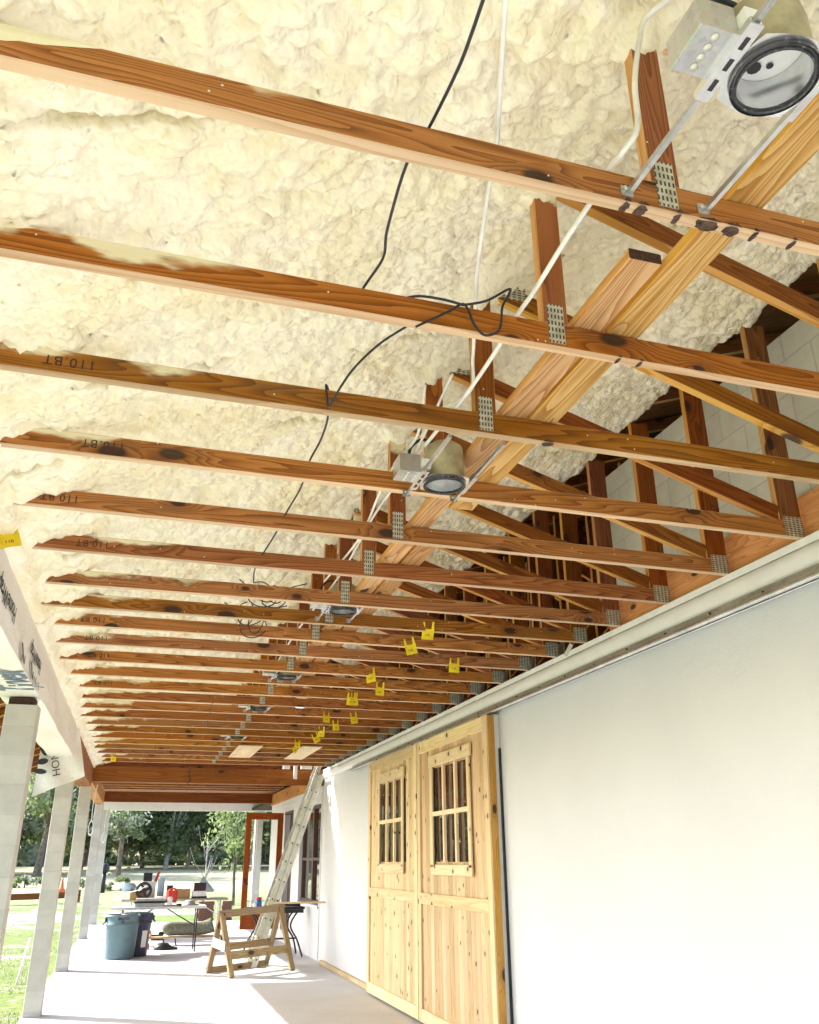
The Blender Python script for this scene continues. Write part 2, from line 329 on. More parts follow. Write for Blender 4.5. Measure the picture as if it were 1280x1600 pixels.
LEAF=[leafm('leaf_dark',(.12,.155,.085)),leafm('leaf_mid',(.22,.28,.13)),leafm('leaf_moss',(.42,.46,.36)),leafm('leaf_bright',(.30,.38,.16))]
def glass(name,tint,refl=.12,trans=True):
    t=NT(name,.02,0,.5)
    gl=t.n('BsdfGlossy'); gl.inputs['Roughness'].default_value=.015; gl.inputs[0].default_value=(1,1,1,1)
    tr=t.n('BsdfTransparent' if trans else 'BsdfDiffuse'); tr.inputs[0].default_value=(*tint,1)
    fr=t.n('Fresnel'); fr.inputs[0].default_value=1.5; f=t.math('ADD',fr.outputs[0],refl,clamp=True)
    mx=t.n('MixShader'); t.l(f,mx.inputs[0]); t.l(tr.outputs[0],mx.inputs[1]); t.l(gl.outputs[0],mx.inputs[2]); t.l(mx.outputs[0],t.t.nodes['Material Output'].inputs[0]); return t.m
M_glassd=glass('dark_window_glass',(.035,.018,.016),.20,False)
M_glass=glass('clear_glass',(.93,.95,.94),.06)
# ------------------------------------------------------------------ text
def text(body,size,O,right,up,mat,parent,name='lettering',th=.0006,spacing=1.,bold=0.):
    cu=bpy.data.curves.new(name,'FONT'); cu.body=body; cu.size=size; cu.extrude=th; cu.space_character=spacing; cu.offset=bold
    tmp=bpy.data.objects.new('tmp',cu); C.objects.link(tmp); dg=bpy.context.evaluated_depsgraph_get(); me=bpy.data.meshes.new_from_object(tmp.evaluated_get(dg))
    bpy.data.objects.remove(tmp); o=bpy.data.objects.new(name,me); C.objects.link(o); me.materials.clear(); me.materials.append(mat)
    r=Vector(right).normalized();u=Vector(up).normalized();n=r.cross(u); m=Matrix((r,u,n)).transposed().to_4x4(); m.translation=Vector(O)
    me.transform(m); o.parent=parent; return o
# ------------------------------------------------------------------ ground, slab
def gz(y): return -1.68 if y<28 else -1.68+(min(y,90)-28)/62*1.33
g=MB(); ys=[-60,-20,0,10,16,22,28,34,40,50,60,70,80,90,120,200,400,900]; xs=[-500,-200,-90,-50,-30,-20,-12,-8,-5,-3,-1,1,4,8,14,25,50,100,250,500]
for i in range(len(ys)-1):
    for j in range(len(xs)-1):
        q=[(xs[j],ys[i]),(xs[j+1],ys[i]),(xs[j+1],ys[i+1]),(xs[j],ys[i+1])]; g.face([(x,y,gz(y)) for x,y in q],smooth=True)
tag(g.build('ground',M_ground),'grassy yard running out into a straw coloured field','ground',kind='structure')
f=MB(); f.box((-.99,-7,FL-.22),(4.6,26.95,FL))
tag(f.build('porch_floor',M_floor),'pale concrete porch slab','floor',kind='structure')
# grass tufts and litter by the slab
rnd=random.Random(3)
tf=MB()
for k in range(14000):
    y=10+ (rnd.random()**1.3)*30; x=-1.05-rnd.random()**1.5*9*(y/20)
    if mn.noise(Vector((x*.7,y*.35,3)))<-.05: continue
    h=.015+rnd.random()*.045; a=rnd.random()*6.28; dx,dy=math.cos(a)*.012,math.sin(a)*.012
    z=gz(y); tf.face([(x-dx,y-dy,z),(x+dx,y+dy,z),(x+dx*.2+rnd.uniform(-.03,.03),y,z+h)],m=rnd.choice([1,1,3,3,2]))
tag(tf.build('grass',LEAF),'green grass and weeds growing beside the porch slab','grass',kind='stuff')
# ------------------------------------------------------------------ walls
wl=empty('house_wall',(W,7,FL))
def wb(mb,name,mats,par,loc,label=None):
    o=mb.build(name,mats,par,label)
    o.matrix_parent_inverse=Matrix.Translation(-Vector(loc)) if par else Matrix()
    return o
tag(wl,'long white stucco house wall along the right side of the porch','wall')
b=MB()
# wall with window opening (y15.75-17.9) and door opening (y18.6-19.75)
WY0,WY1,WZ0,WZ1=15.78,17.86,-.72,.97; DY0,DY1,DZ0,DZ1=18.75,19.85,-1.33,1.0
for y0,y1,z0,z1 in [(-7,15.7,FL,1.455),(15.7,WY0,FL,1.5),(WY0,WY1,FL,WZ0),(WY0,WY1,WZ1,1.5),(WY1,DY0,FL,1.5),(DY0,DY1,FL,DZ0),(DY0,DY1,DZ1,1.5),(DY1,21.95,FL,1.5)]:
    b.face([(W,y0,z0),(W,y0,z1),(W,y1,z1),(W,y1,z0)])
b.box((W+.0,15.66,FL+.01),(W+.02,15.7,1.5)); 
for y0,y1,z0,z1 in [(WY0,WY1,WZ0,WZ1),(DY0,DY1,DZ0,DZ1)]:
    X0,X1=W,W+.16
    b.face([(X0,y0,z0),(X1,y0,z0),(X1,y0,z1),(X0,y0,z1)]); b.face([(X0,y1,z0),(X0,y1,z1),(X1,y1,z1),(X1,y1,z0)])
    b.face([(X0,y0,z0),(X0,y1,z0),(X1,y1,z0),(X1,y0,z0)]); b.face([(X0,y0,z1),(X1,y0,z1),(X1,y1,z1),(X0,y1,z1)])
b.face([(W,21.95,FL),(W,21.95,1.5),(4.6,21.95,1.5),(4.6,21.95,FL)]); b.face([(W,-7,FL),(W,-7,1.455),(W+.3,-7,1.455),(W+.3,-7,FL)])
wb(b,'wall_face',M_wall,wl,(W,7,FL))
# rounded band at the wall head
hb=MB(); prof=[(0,0)]+[(.001-.055*math.sin(math.pi*k/10),.053-.053*math.cos(math.pi*k/10)) for k in range(0,11)]+[(0,.106)]
prof=[(-.034*math.sin(math.pi*k/12)-.003,-.062*math.cos(math.pi*k/12)) for k in range(13)]+[(.03,.062),(.03,-.062)]
hb.prism(prof,Vector((W,-7,1.415)),Vector((0,1,0)),Vector((1,0,0)),Vector((0,0,1)),22.68,0,smooth=True)
wb(hb,'wall_head_band',M_white,wl,(W,7,FL))
cap=MB(); cap.box((W-.012,-7,1.482),(W+.03,15.68,1.5235)); wb(cap,'cap_strip',M_white,wl,(W,7,FL))
# thin white bead round the window
bd=MB()
for lo,hi in [((W-.012,WY0-.13,WZ1+.18),(W,WY1+.14,WZ1+.27)),((W-.012,DY0-.1,DZ1+.12),(W,DY1+.1,DZ1+.14)),((W-.02,WY0-.02,WZ0-.06),(W+.01,WY1+.02,WZ0-.015))]: bd.box(lo,hi)
wb(bd,'trim_bead',M_wall,wl,(W,7,FL))
# upper block wall, ledger, attic
bw=MB(); bw.box((3.215,-7,1.50),(3.40,5.28,2.75)); tag(bw.build('block_wall',M_cmuw),'grey block wall above the white wall behind the truss ends','wall')
lg=MB(); lg.board((3.19,-7,1.65),(3.19,5.34,1.65),(0,0,1),.235,.03,0,0); tag(lg.build('ledger_board',M_ledger),'orange plywood ledger board at the foot of the grey block wall','board')
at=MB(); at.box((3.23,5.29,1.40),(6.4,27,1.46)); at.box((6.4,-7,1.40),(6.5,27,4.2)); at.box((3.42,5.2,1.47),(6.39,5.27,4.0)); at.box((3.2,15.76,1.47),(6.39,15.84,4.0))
tag(at.build('attic_lining',M_dark),'attic floor and boarding coloured shadow-dark, seen past the truss ends','attic lining')
# roof deck above
rd=MB()
def roofz(x): return 1.535+.345*(x+.72)
rd.face([(-2.0,-4,roofz(-2.0)+.24),(-2.0,15.85,roofz(-2.0)+.24),(6.6,15.85,roofz(6.6)+.24),(6.6,-4,roofz(6.6)+.24)])
rd.face([(-2.0,-4,roofz(-2.0)+.27),(6.6,-4,roofz(6.6)+.27),(6.6,15.85,roofz(6.6)+.27),(-2.0,15.85,roofz(-2.0)+.27)])
rd.board((-1.98,-4,1.60),(-1.98,15.85,1.60),(0,0,1),.16,.03,0,0)
tag(rd.build('roof_deck',M_diag),'sloping timber roof deck above the trusses','roof')
# ------------------------------------------------------------------ spray foam
def hash2(ix,iy,k):
    h=(ix.astype(np.int64)*374761393+iy.astype(np.int64)*668265263+k*974634777)&0xffffffff
    h=((h^(h>>13))*1274126177)&0xffffffff; h=(h^(h>>16))&0xffffffff
    return h/4294967295.
def vnoise(x,y,k=0):
    ix,iy=np.floor(x),np.floor(y); fx,fy=x-ix,y-iy; fx=fx*fx*(3-2*fx);fy=fy*fy*(3-2*fy)
    a=hash2(ix,iy,k);b=hash2(ix+1,iy,k);c=hash2(ix,iy+1,k);d=hash2(ix+1,iy+1,k)
    return (a*(1-fx)+b*fx)*(1-fy)+(c*(1-fx)+d*fx)*fy
def fbm(x,y,k=0,o=4):
    s=0;a=.5
    for i in range(o): s=s+a*vnoise(x*2**i,y*2**i,k+i); a*=.5
    return s
def domes(x,y,k=0):
    ix,iy=np.floor(x),np.floor(y); best=np.zeros_like(x); sec=np.zeros_like(x)
    for dx in (-1,0,1):
        for dy in (-1,0,1):
            cx,cy=ix+dx,iy+dy; px=cx+.1+.8*hash2(cx,cy,k);py=cy+.1+.8*hash2(cx,cy,k+5); r=.50+.38*hash2(cx,cy,k+9); hh=.55+.45*hash2(cx,cy,k+11)
            an=hash2(cx,cy,k+13)*3.1416; ca,sa=np.cos(an),np.sin(an); ux=(x-px)*ca+(y-py)*sa; uy=-(x-px)*sa+(y-py)*ca; st=.7+.5*hash2(cx,cy,k+15)
            v=hh*np.sqrt(np.maximum(0,1-((ux*st)**2+(uy/st)**2)/(r*r)))
            sec=np.maximum(sec,np.minimum(best,v)); best=np.maximum(best,v)
    return best
def foam():
    yr=np.concatenate([np.arange(-3,0,.06),np.arange(0,4.2,.0105),np.arange(4.2,8,.022),np.arange(8,15.72,.045)])
    xr=np.concatenate([np.arange(-1.08,-.4,.018),np.arange(-.4,3.02,.0120),np.arange(3.02,3.19,.012)])
    X,Y=np.meshgrid(xr,yr); 
    wx=X+.07*(fbm(X*4,Y*4,1)-.5)+.02*(fbm(X*14,Y*14,2)-.5); wy=Y+.07*(fbm(X*4,Y*4,3)-.5)+.02*(fbm(X*14,Y*14,4)-.5)
    rough=np.clip(fbm(X*1.3,Y*1.3,21)*2.6-.45,0.35,1.15)
    D1=domes(wx/.15,wy/.12,30);D2=domes(wx/.072,wy/.060,31);D3=domes(wx/.036,wy/.031,32);D4=domes(X/.021,Y/.019,33)
    D5=domes(wx/.05+7,wy/.021,35)
    sel=np.clip((fbm(X*1.1+9,Y*.9,22)-.45)*6,0,1); sel2=np.clip((fbm(X*1.6+3,Y*1.4+5,23)-.5)*7,0,1)
    d=.050*D1*(.25+.85*rough)+.044*D2*(.3+.8*sel)+.034*D3*(.5+.6*(1-sel))+.016*D5*sel2+.005*D4+.055*(fbm(X*2.1,Y*2.1,40)-.5)-.075
    crack=np.zeros_like(X)
    for ty in TY+[.8,.2,-.4]:
        e=ty+.019+.02*(fbm(X*3,X*0+ty,50)-.5)
        q=np.exp(-((Y-e)/.055)**2); d+=.030*q*(.4+.6*fbm(X*4,X*0+ty*3,51))
        # seam left where two passes of foam meet
        e2=ty+.31+.10*(fbm(X*1.7,X*0+ty,52,5)-.5)+.03*(fbm(X*9,X*0+ty,53,4)-.5); on=np.clip((fbm(X*2.2,X*0+ty*1.7,54)-.47)*14,0,1)
        c=np.exp(-((Y-e2)/.012)**2)*on; crack=np.maximum(crack,c); d-=.035*c; d+=.018*np.exp(-((Y-e2)/.07)**2)*on
        d+=.07*np.exp(-((X-1.13)**2+(Y-ty-.02)**2)/.07**2)
    # heap of foam over the heels at the eave
    d+=.06*np.exp(-((X+.84)/.08)**2)*(.2+1.2*fbm(X*3,Y*3,60))+.15*np.clip((-X-.70+.26*(fbm(X*0+Y*2.6,X*2,62)-.5))/.07,0,1)*(.5+.8*fbm(X*7,Y*7,63))
    d+=np.clip((X-3.02)/.15,0,1)**2*-.12
    Z=roofz(np.maximum(X,-.80))-.0-d+np.where(X<-.8,(X+.8)*.02,0)
    Z=np.maximum(Z,1.462+.025*fbm(X*6,Y*6,61))
    Z=np.where(X>-.5,Z,Z)
    ny,nx=X.shape; V=np.stack([X+.012*(fbm(X*20,Y*20,70)-.5),Y,Z],-1).reshape(-1,3)
    idx=np.arange(ny*nx).reshape(ny,nx); F=np.stack([idx[:-1,:-1],idx[1:,:-1],idx[1:,1:],idx[:-1,1:]],-1).reshape(-1,4)
    me=bpy.data.meshes.new('spray_foam_ceiling'); me.from_pydata(V.tolist(),[],F.tolist()); me.polygons.foreach_set('use_smooth',[True]*len(F))
    a=me.attributes.new('crack','FLOAT','POINT'); a.data.foreach_set('value',crack.reshape(-1).astype(np.float32))
    me.materials.append(M_foam); me.update(); o=bpy.data.objects.new('spray_foam_ceiling',me); C.objects.link(o)
    return tag(o,'lumpy cream spray foam covering the underside of the porch roof','foam insulation')
foam()
# ------------------------------------------------------------------ trusses
def make_truss():
    root=empty('roof_truss',(0,0,H))
    z=0.; c=.0445; T=.038
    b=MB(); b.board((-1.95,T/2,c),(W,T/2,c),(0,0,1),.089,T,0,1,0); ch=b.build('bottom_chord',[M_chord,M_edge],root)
    b=MB(); b.board((1.134,T/2,.0905),(1.134,T/2,.80),(1,0,0),.089,T,0,1,3); b.build('web_post',[M_web,M_edgeolit],root)
    b=MB(); b.board((3.075,T/2,.0905),(3.075,T/2,1.30),(1,0,0),.138,T,0,1,7); b.build('end_post',[M_diag,M_edgeolit],root)
    b=MB(); b.board((1.19,T/2,.70),(3.004,T/2,.125),(0,0,1),.089,T,0,1,11); b.build('diagonal_web',[M_diag,M_edgeolit],root)
    b=MB(); b.board((-1.95,T/2,roofz(-1.95)+.17-H),(6.0,T/2,roofz(6.0)+.17-H),(0,0,1),.089,T,0,1,17); b.build('top_chord',[M_diag,M_edgeolit],root)
    def plate(x0,x1,z0,z1,sw=False):
        p=MB(); y=-.0028
        uv=[(x0,z0),(x1,z0),(x1,z1),(x0,z1)]
        if sw: uv=[(q,p_) for p_,q in uv]
        p.face([(x0,y,z0),(x1,y,z0),(x1,y,z1),(x0,y,z1)],uv)
        for a_,b_ in (((x0,z0),(x1,z0)),((x1,z0),(x1,z1)),((x1,z1),(x0,z1)),((x0,z1),(x0,z0))):
            p.face([(a_[0],y,a_[1]),(a_[0],0,a_[1]),(b_[0],0,b_[1]),(b_[0],y,b_[1])])
        p.build('connector_plate',M_plate,root)
    plate(1.105,1.162,.012,.160,True); plate(3.03,3.141,.004,.112); plate(1.08,1.34,.655,.735)
    return root
ORD=['','nearest','second','third','fourth','fifth','sixth','seventh','eighth','ninth','tenth','eleventh','twelfth','thirteenth','fourteenth','fifteenth','sixteenth','seventeenth','eighteenth','nineteenth','twentieth','twenty-first','twenty-second','twenty-third','twenty-fourth']
extra={1:'nearest pine roof truss, two steel bars of a light housing screwed to its bottom board',2:'second pine roof truss from the camera, black cable looped over its bottom board',3:'third pine roof truss from the camera, small black hook of cable hanging on it',
 4:'fourth pine roof truss from the camera, right behind the second light housing',5:'fifth pine roof truss from the camera, large stamp at its left end',6:'sixth pine roof truss from the camera, beside the big yellow tag at the eave'}
t0=make_truss(); TR=[]
random.seed(5)
for i,y in enumerate(TY):
    t=t0 if i==0 else copy_tree(t0)
    t.location=(0,y,H); t.rotation_euler=(0,R_(random.uniform(-.06,.06)),0); k=i+1
    lab=extra.get(k) or ('%s pine roof truss counted from the camera'%ORD[k] if k<24 else 'farthest pine roof truss, right in front of the red cross beam')
    tag(t,lab,'truss','roof trusses across the porch'); TR.append(t)
# foam overspray left on the near boards by the eave
M_over=simple('foam_overspray',(.80,.745,.50),.6,0,.06,9,.3)
for ti,xa,xb,lo in ((0,-.95,-.24,.030),(1,-.95,-.44,.048)):
    b=MB(); n=30; q_=[]
    for i in range(n+1):
        x=xa+(xb-xa)*i/n; u=i/n; z=lo+(.0885-lo)*max(0,(u-.55)/.45)**1.6+.006*mn.noise(Vector((x*16,ti*7,1)))+.004*mn.noise(Vector((x*45,ti*7,4))); q_.append((x,min(z,.088)))
    for i in range(n): 
        (x0,z0),(x1,z1)=q_[i],q_[i+1]; b.face([(x0,-.0006,z0),(x1,-.0006,z1),(x1,-.003,(z1+.089)/2),(x0,-.003,(z0+.089)/2)],smooth=True); b.face([(x0,-.003,(z0+.089)/2),(x1,-.003,(z1+.089)/2),(x1,-.0006,.0895),(x0,-.0006,.0895)],smooth=True)
    b.build('foam_overspray',M_over,TR[ti])
# stamps at the left ends
random.seed(8)
for i in (2,3,4,5,8,9,10,12):
    x0={2:-.30,3:-.21,4:-.42,5:-.30}.get(i,-.36); o=text('110.BT',.052,(x0,TY[i]-.0012,H+.062),(-1,0,0),(0,0,-1),M_ink,None,'stamp',.0002,1.15)
    o.parent=TR[i]; o.matrix_parent_inverse=TR[i].matrix_world.inverted() if False else Matrix.Translation(-Vector((0,TY[i],H)))
# attic trusses beyond the wall line
def make_attic():
    r=empty('attic_truss',(3.3,0,1.47))
    for x in (.25,.8,1.6): 
        b=MB(); b.board((x,0,0),(x,0,roofz(x+3.3)-1.44),(1,0,0),.089,.038); b.build('post',[M_diag,M_edgeolit],r)
    b=MB(); b.board((.0,.04,.9),(1.7,.04,.05),(0,0,1),.089,.038); b.build('brace',[M_diag,M_edgeolit],r)
    b=MB(); b.board((.0,.08,.1),(1.2,.08,1.4),(0,0,1),.089,.038); b.build('brace',[M_diag,M_edgeolit],r)
    return r
a0=make_attic(); ay=[5.5+.61*k for k in range(16)]
for i,y in enumerate(ay):
    t=a0 if i==0 else copy_tree(a0); t.location=(3.3,y,1.47); tag(t,'%s of the dark attic trusses past the wall head, counted from the camera'%(ORD[i+1] if i else 'first'),'truss','attic trusses behind the wall head')
# planks lying on the bottom chords
def plank(x0,y0,x1,y1,wd,lab,z=H+.0905+.0195):
    b=MB(); b.board((x0,y0,z),(x1,y1,z),(1,0,0),wd,.037); b.m[-1]=b.m[-2]=2; return tag(b.build('plank',[M_plank,M_edgeolit,M_endg]),lab,'plank','planks lying along the trusses')
plank(1.372,-3,1.385,3.62,.118,'long pine plank on the nearest truss boards, passing beside the light housing')
plank(1.252,1.70,1.262,7.5,.108,'weathered plank whose dark cut end shows between the first two trusses')
plank(1.385,4.05,1.40,9.2,.118,'pine plank lying on the fifth to fourteenth trusses')
plank(1.26,7.6,1.26,15.3,.108,'farther plank lying on the truss boards toward the red cross beam')
# dark scorch marks on the underside of chords 1, 2, 3
def mark(lst,truss,lab):
    for x,w_ in lst:
        b=MB(); y=TY[truss]; r=random.uniform; n=18
        ring=[(x+w_*.5*(1+r(-.25,.2))*math.cos(a),y+.019+.0188*max(-1,min(1,1.1*math.sin(a)*(1+r(-.25,.15)))),H-.0008) for a in [2*math.pi*k/n for k in range(n)]]
        b.face(ring[::-1]); e=[(x+w_*.45*math.cos(a),y-.0009,H+.0012+r(.006,.014)*math.sin(a)) for a in [math.pi*k/8 for k in range(9)]]; b.face(e[::-1])
        o=b.build('dark_smudge',M_smudge); o.parent=TR[truss]; o.matrix_parent_inverse=Matrix.Translation(-Vector((0,TY[truss],H)))
random.seed(2)
mark([(1.015,.022),(1.06,.035),(1.165,.022),(1.255,.075),(1.33,.05),(1.40,.018),(1.52,.016)],0,''); mark([(1.36,.014),(1.44,.016)],1,''); mark([(1.40,.05)],2,'')
# ------------------------------------------------------------------ eave beam with house wrap
wp=empty('wrapped_beam',(-.94,4,1.33)); LW=(-.94,4,1.33)
b=MB()
nseg=70; y0,y1=-6,10.95
def wl_(y,s,k): return .006*math.sin(y*2.3+s)+.004*math.sin(y*7.1+s*2)+.003*mn.noise(Vector((y*5,s,k)))
rows=[]
for i in range(nseg+1):
    y=y0+(y1-y0)*i/nseg
    rows.append([(-1.075+wl_(y,0,0),y,1.50),(-1.08+wl_(y,1,0),y,1.36),(-1.078,y,1.15+wl_(y,2,0)),(-1.0,y,1.143+wl_(y,7,0)),(-.90,y,1.143+wl_(y,8,0)),(-.80,y,1.148+wl_(y,3,0)),(-.792+wl_(y,4,0),y,1.26),(-.792+wl_(y,5,0),y,1.38),(-.795,y,1.52)])
for i in range(nseg):
    for j in range(8):
        b.face([rows[i][j],rows[i][j+1],rows[i+1][j+1],rows[i+1][j]],smooth=True)
b.face(rows[-1]); b.face(rows[0][::-1])
o=wb(b,'wrap_sheet',M_wrap,wp,LW); 
tag(wp,'eave beam wrapped in white printed house wrap along the left side','beam')
for p in (text('Tyvek',.33,(-.805,6.62,1.1375),(0,-1,0),(-1,0,0),M_letterb,wp,bold=.003,spacing=.92),text('Tyvek',.33,(-.805,3.9,1.1375),(0,-1,0),(-1,0,0),M_letterb,wp,bold=.003)): p.matrix_parent_inverse=Matrix.Translation(-Vector(LW))
for y in (6.55,5.08,3.6): 
    p=text('HomeWrap',.135,(-.7845,y,1.335),(0,-1,0),(0,0,-1),M_letter,wp,bold=.001); p.matrix_parent_inverse=Matrix.Translation(-Vector(LW))
# ink that wraps over the lower edge (feet of the big letters)
b=MB()
for y,hh in ((6.60,.05),(6.50,.03),(6.40,.045),(6.30,.035),(6.22,.05),(5.72,.05),(5.6,.03)):
    b.face([(-.783,y,1.150),(-.783,y-.035,1.150),(-.783,y-.05,1.15+hh),(-.783,y-.015,1.15+hh)])
b.face([(-.7835,6.22,1.15),(-.7835,6.16,1.15),(-.7835,5.98,1.23),(-.7835,6.05,1.235)])
b.face([(-.7835,5.72,1.15),(-.7835,5.66,1.15),(-.7835,5.45,1.235),(-.7835,5.53,1.24)])
wb(b,'lettering',M_letter,wp,LW)
# loose end flap
b=MB(); n=14
TL,TRt,BR,BM,BL=(-1.17,1.34),(-.80,1.56),(-.645,.93),(-1.0,.775),(-1.185,.69)
def lerp(a,b_,t): return tuple(a[i]+(b_[i]-a[i])*t for i in range(2))
g_=[]
for i in range(n+1):
    v=i/n; a=lerp(TL,BL,v); c=lerp(TRt,BR,v); g_.append([])
    for j in range(n+1):
        u=j/n; p=lerp(a,c,u); g_[-1].append((p[0],10.97+.03*math.sin(u*5+v*3)+.018*math.sin(u*11-v*7)-.05*v,p[1]))
for i in range(n):
    for j in range(n): b.face([g_[i][j],g_[i+1][j],g_[i+1][j+1],g_[i][j+1]],smooth=True)
wb(b,'loose_flap',M_wrap,wp,LW)
p=text('HOME',.12,(-.905,10.865,.93),(-.25,0,1),(-1,0,-.25),M_letter,wp); p.matrix_parent_inverse=Matrix.Translation(-Vector(LW))
b=MB()
for (cx,cz,rx,rz,an) in ((-1.13,1.22,.035,.085,.5),(-1.12,1.08,.06,.035,.2),(-1.13,.97,.07,.03,-.1)):
    b.face([(cx+rx*math.cos(a)*math.cos(an)-rz*math.sin(a)*math.sin(an),10.862,cz+rx*math.cos(a)*math.sin(an)+rz*math.sin(a)*math.cos(an)) for a in [2*math.pi*k/16 for k in range(16)]])
wb(b,'printed_swoosh',M_letter,wp,LW)
# bare eave beam past the wrap
b=MB(); b.board((-.93,11.02,1.34),(-.93,15.6,1.34),(0,0,1),.34,.26,0,0); tag(b.build('eave_beam',M_diag),'bare orange eave beam past the end of the house wrap','beam')
b=MB(); b.board((-.89,15.85,1.37),(-.89,21.7,1.37),(0,0,1),.25,.19,0,0); tag(b.build('eave_beam',M_ledger),'bare yellow brown eave beam between the red cross beams on the left','beam')
# ------------------------------------------------------------------ piers
def pier(y,top,x0,x1,lab,dep=.2,z0=FL+.001):
    b=MB(); b.box((x0,y,z0),(x1,y+dep,top),c=.006); tag(b.build('block_pier',M_cmu),lab,'pier','concrete block piers holding the porch roof')
pier(6.80,1.075,-1.01,-.79,'nearest grey block pier at the left picture edge under the wrapped beam')
pier(11.32,1.142,-.98,-.79,'second grey block pier, its top hidden by the hanging wrap flap')
pier(15.66,1.17,-.98,-.79,'third grey block pier, under the left end of the nearer red cross beam')
pier(21.85,1.245,-.975,-.79,'fourth grey block pier, below the farther red cross beam')
pier(26.70,1.36,-.975,-.775,'fifth grey block pier at the far left porch corner')
pier(26.70,1.36,3.36,3.58,'grey block pier seen through the glass of the red door')
b=MB(); b.box((-1.0,6.84,1.078),(-.82,6.99,1.13)); tag(b.build('bearing_pad',M_endg),'dark red pad between the nearest pier and the wrapped beam','pad')
# ------------------------------------------------------------------ cross beams, second bay
b=MB(); b.board((-.975,15.66,1.375),(W-.002,15.66,1.375),(0,0,1),.25,.11,0,0); tag(b.build('cross_beam',M_beam),'nearer red brown cross beam spanning the porch','beam','red cross beams')
b=MB(); b.board((-.79,21.75,1.41),(W-.05,21.75,1.41),(0,0,1),.23,.11,0,0); tag(b.build('cross_beam',M_beam),'farther darker red cross beam below the nearer one','beam','red cross beams')
b=MB(); b.board((W-.025,15.75,1.375),(W-.025,21.9,1.375),(0,0,1),.25,.045,0,0); tag(b.build('wall_ledger',M_ledger),'yellow brown ledger board along the white wall above the tall window','board')
b=MB(); b.box((-.98,26.70,1.37),(4.6,26.9,1.62)); tag(b.build('white_header',M_white),'white header beam across the far end of the porch','beam')
b=MB(); b.box((-1.3,15.86,1.66),(4.7,27.1,1.72)); tag(b.build('rear_roof_deck',M_diag),'dark flat roof boards over the far bays','roof')
r0=None
for k in range(9):
    b=MB()
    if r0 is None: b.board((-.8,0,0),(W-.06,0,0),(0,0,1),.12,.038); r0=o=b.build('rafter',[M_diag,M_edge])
    else: o=r0.copy(); C.objects.link(o)
    o.location=(0,16.2+.61*k,1.585); tag(o,'%s of the rafters between the two red cross beams'%(ORD[k+1] if k else 'first'),'rafter','rafters over the second bay')
# bits under the nearer beam: white pipe and plates
for (x0,x1,z0,z1,nm,lab) in ((2.575,2.635,1.345,1.60,'white_pipe','short white pipe hanging over the nearer red cross beam'),(2.38,2.50,1.51,1.575,'white_block','small white block left of the hanging white pipe'),(2.70,2.90,1.515,1.575,'white_block','wider white block between the hanging pipe and the ladder top')):
    b=MB(); b.box((x0,15.50,z0),(x1,15.545,z1),c=.004); tag(b.build(nm,M_white),lab,'pipe' if 'pipe' in nm else 'block')
for (x0,x1,y0,y1,lab) in ((1.26,1.60,12.4,13.9,'pale plywood sheet fixed under the far trusses, left one'),(2.15,2.44,12.3,13.95,'pale plywood sheet fixed under the far trusses, right one by the tags')):
    b=MB(); b.board(((x0+x1)/2,y0,H-.009),((x0+x1)/2+.0,y1,H-.009),(1,0,0),x1-x0,.012,0,0,2); tag(b.build('plywood_sheet',M_ply),lab,'plywood')
# base board on floor at the wall
b=MB(); b.board((3.115,11.83,FL+.03),(3.115,15.3,FL+.03),(0,0,1),.055,.05,0,0); tag(b.build('base_strip',M_ply),'pale wood strip on the floor left of the barn doors','board')
# ------------------------------------------------------------------ sliding track
tk=empty('sliding_door_track',(3.08,4,1.33)); LT=(3.08,4,1.33)
b=MB(); b.prism([(0,0),(0,.048),(.012,.048),(.012,0)],Vector((3.098,-6,1.300)),Vector((0,1,0)),Vector((1,0,0)),Vector((0,0,1)),19.2,0); wb(b,'flange',M_flange,tk,LT)
b=MB(); R=.025; pr=[(R*math.sin(a),-R*math.cos(a)) for a in [math.radians(35+ (290)*k/16) for k in range(17)]]; pr2=[(p*.86,q*.86) for p,q in pr[::-1]]
b.prism(pr+pr2,Vector((3.068,-6,1.281)),Vector((0,1,0)),Vector((1,0,0)),Vector((0,0,1)),19.2,0,smooth=False); wb(b,'rail_tube',M_galv,tk,LT)
b=MB()
for k in range(40):
    y=-5.8+.47*k
    if y>13: break
    b.lathe([(0,-.004),(.007,-.004),(.007,.004),(0,.005)],(3.095,y,1.329 if k%2 else 1.322),(-1,0,0),8)
wb(b,'bolts',M_blackm,tk,LT)['kind']='stuff'
tag(tk,'galvanised sliding door track along the head of the white wall','track')
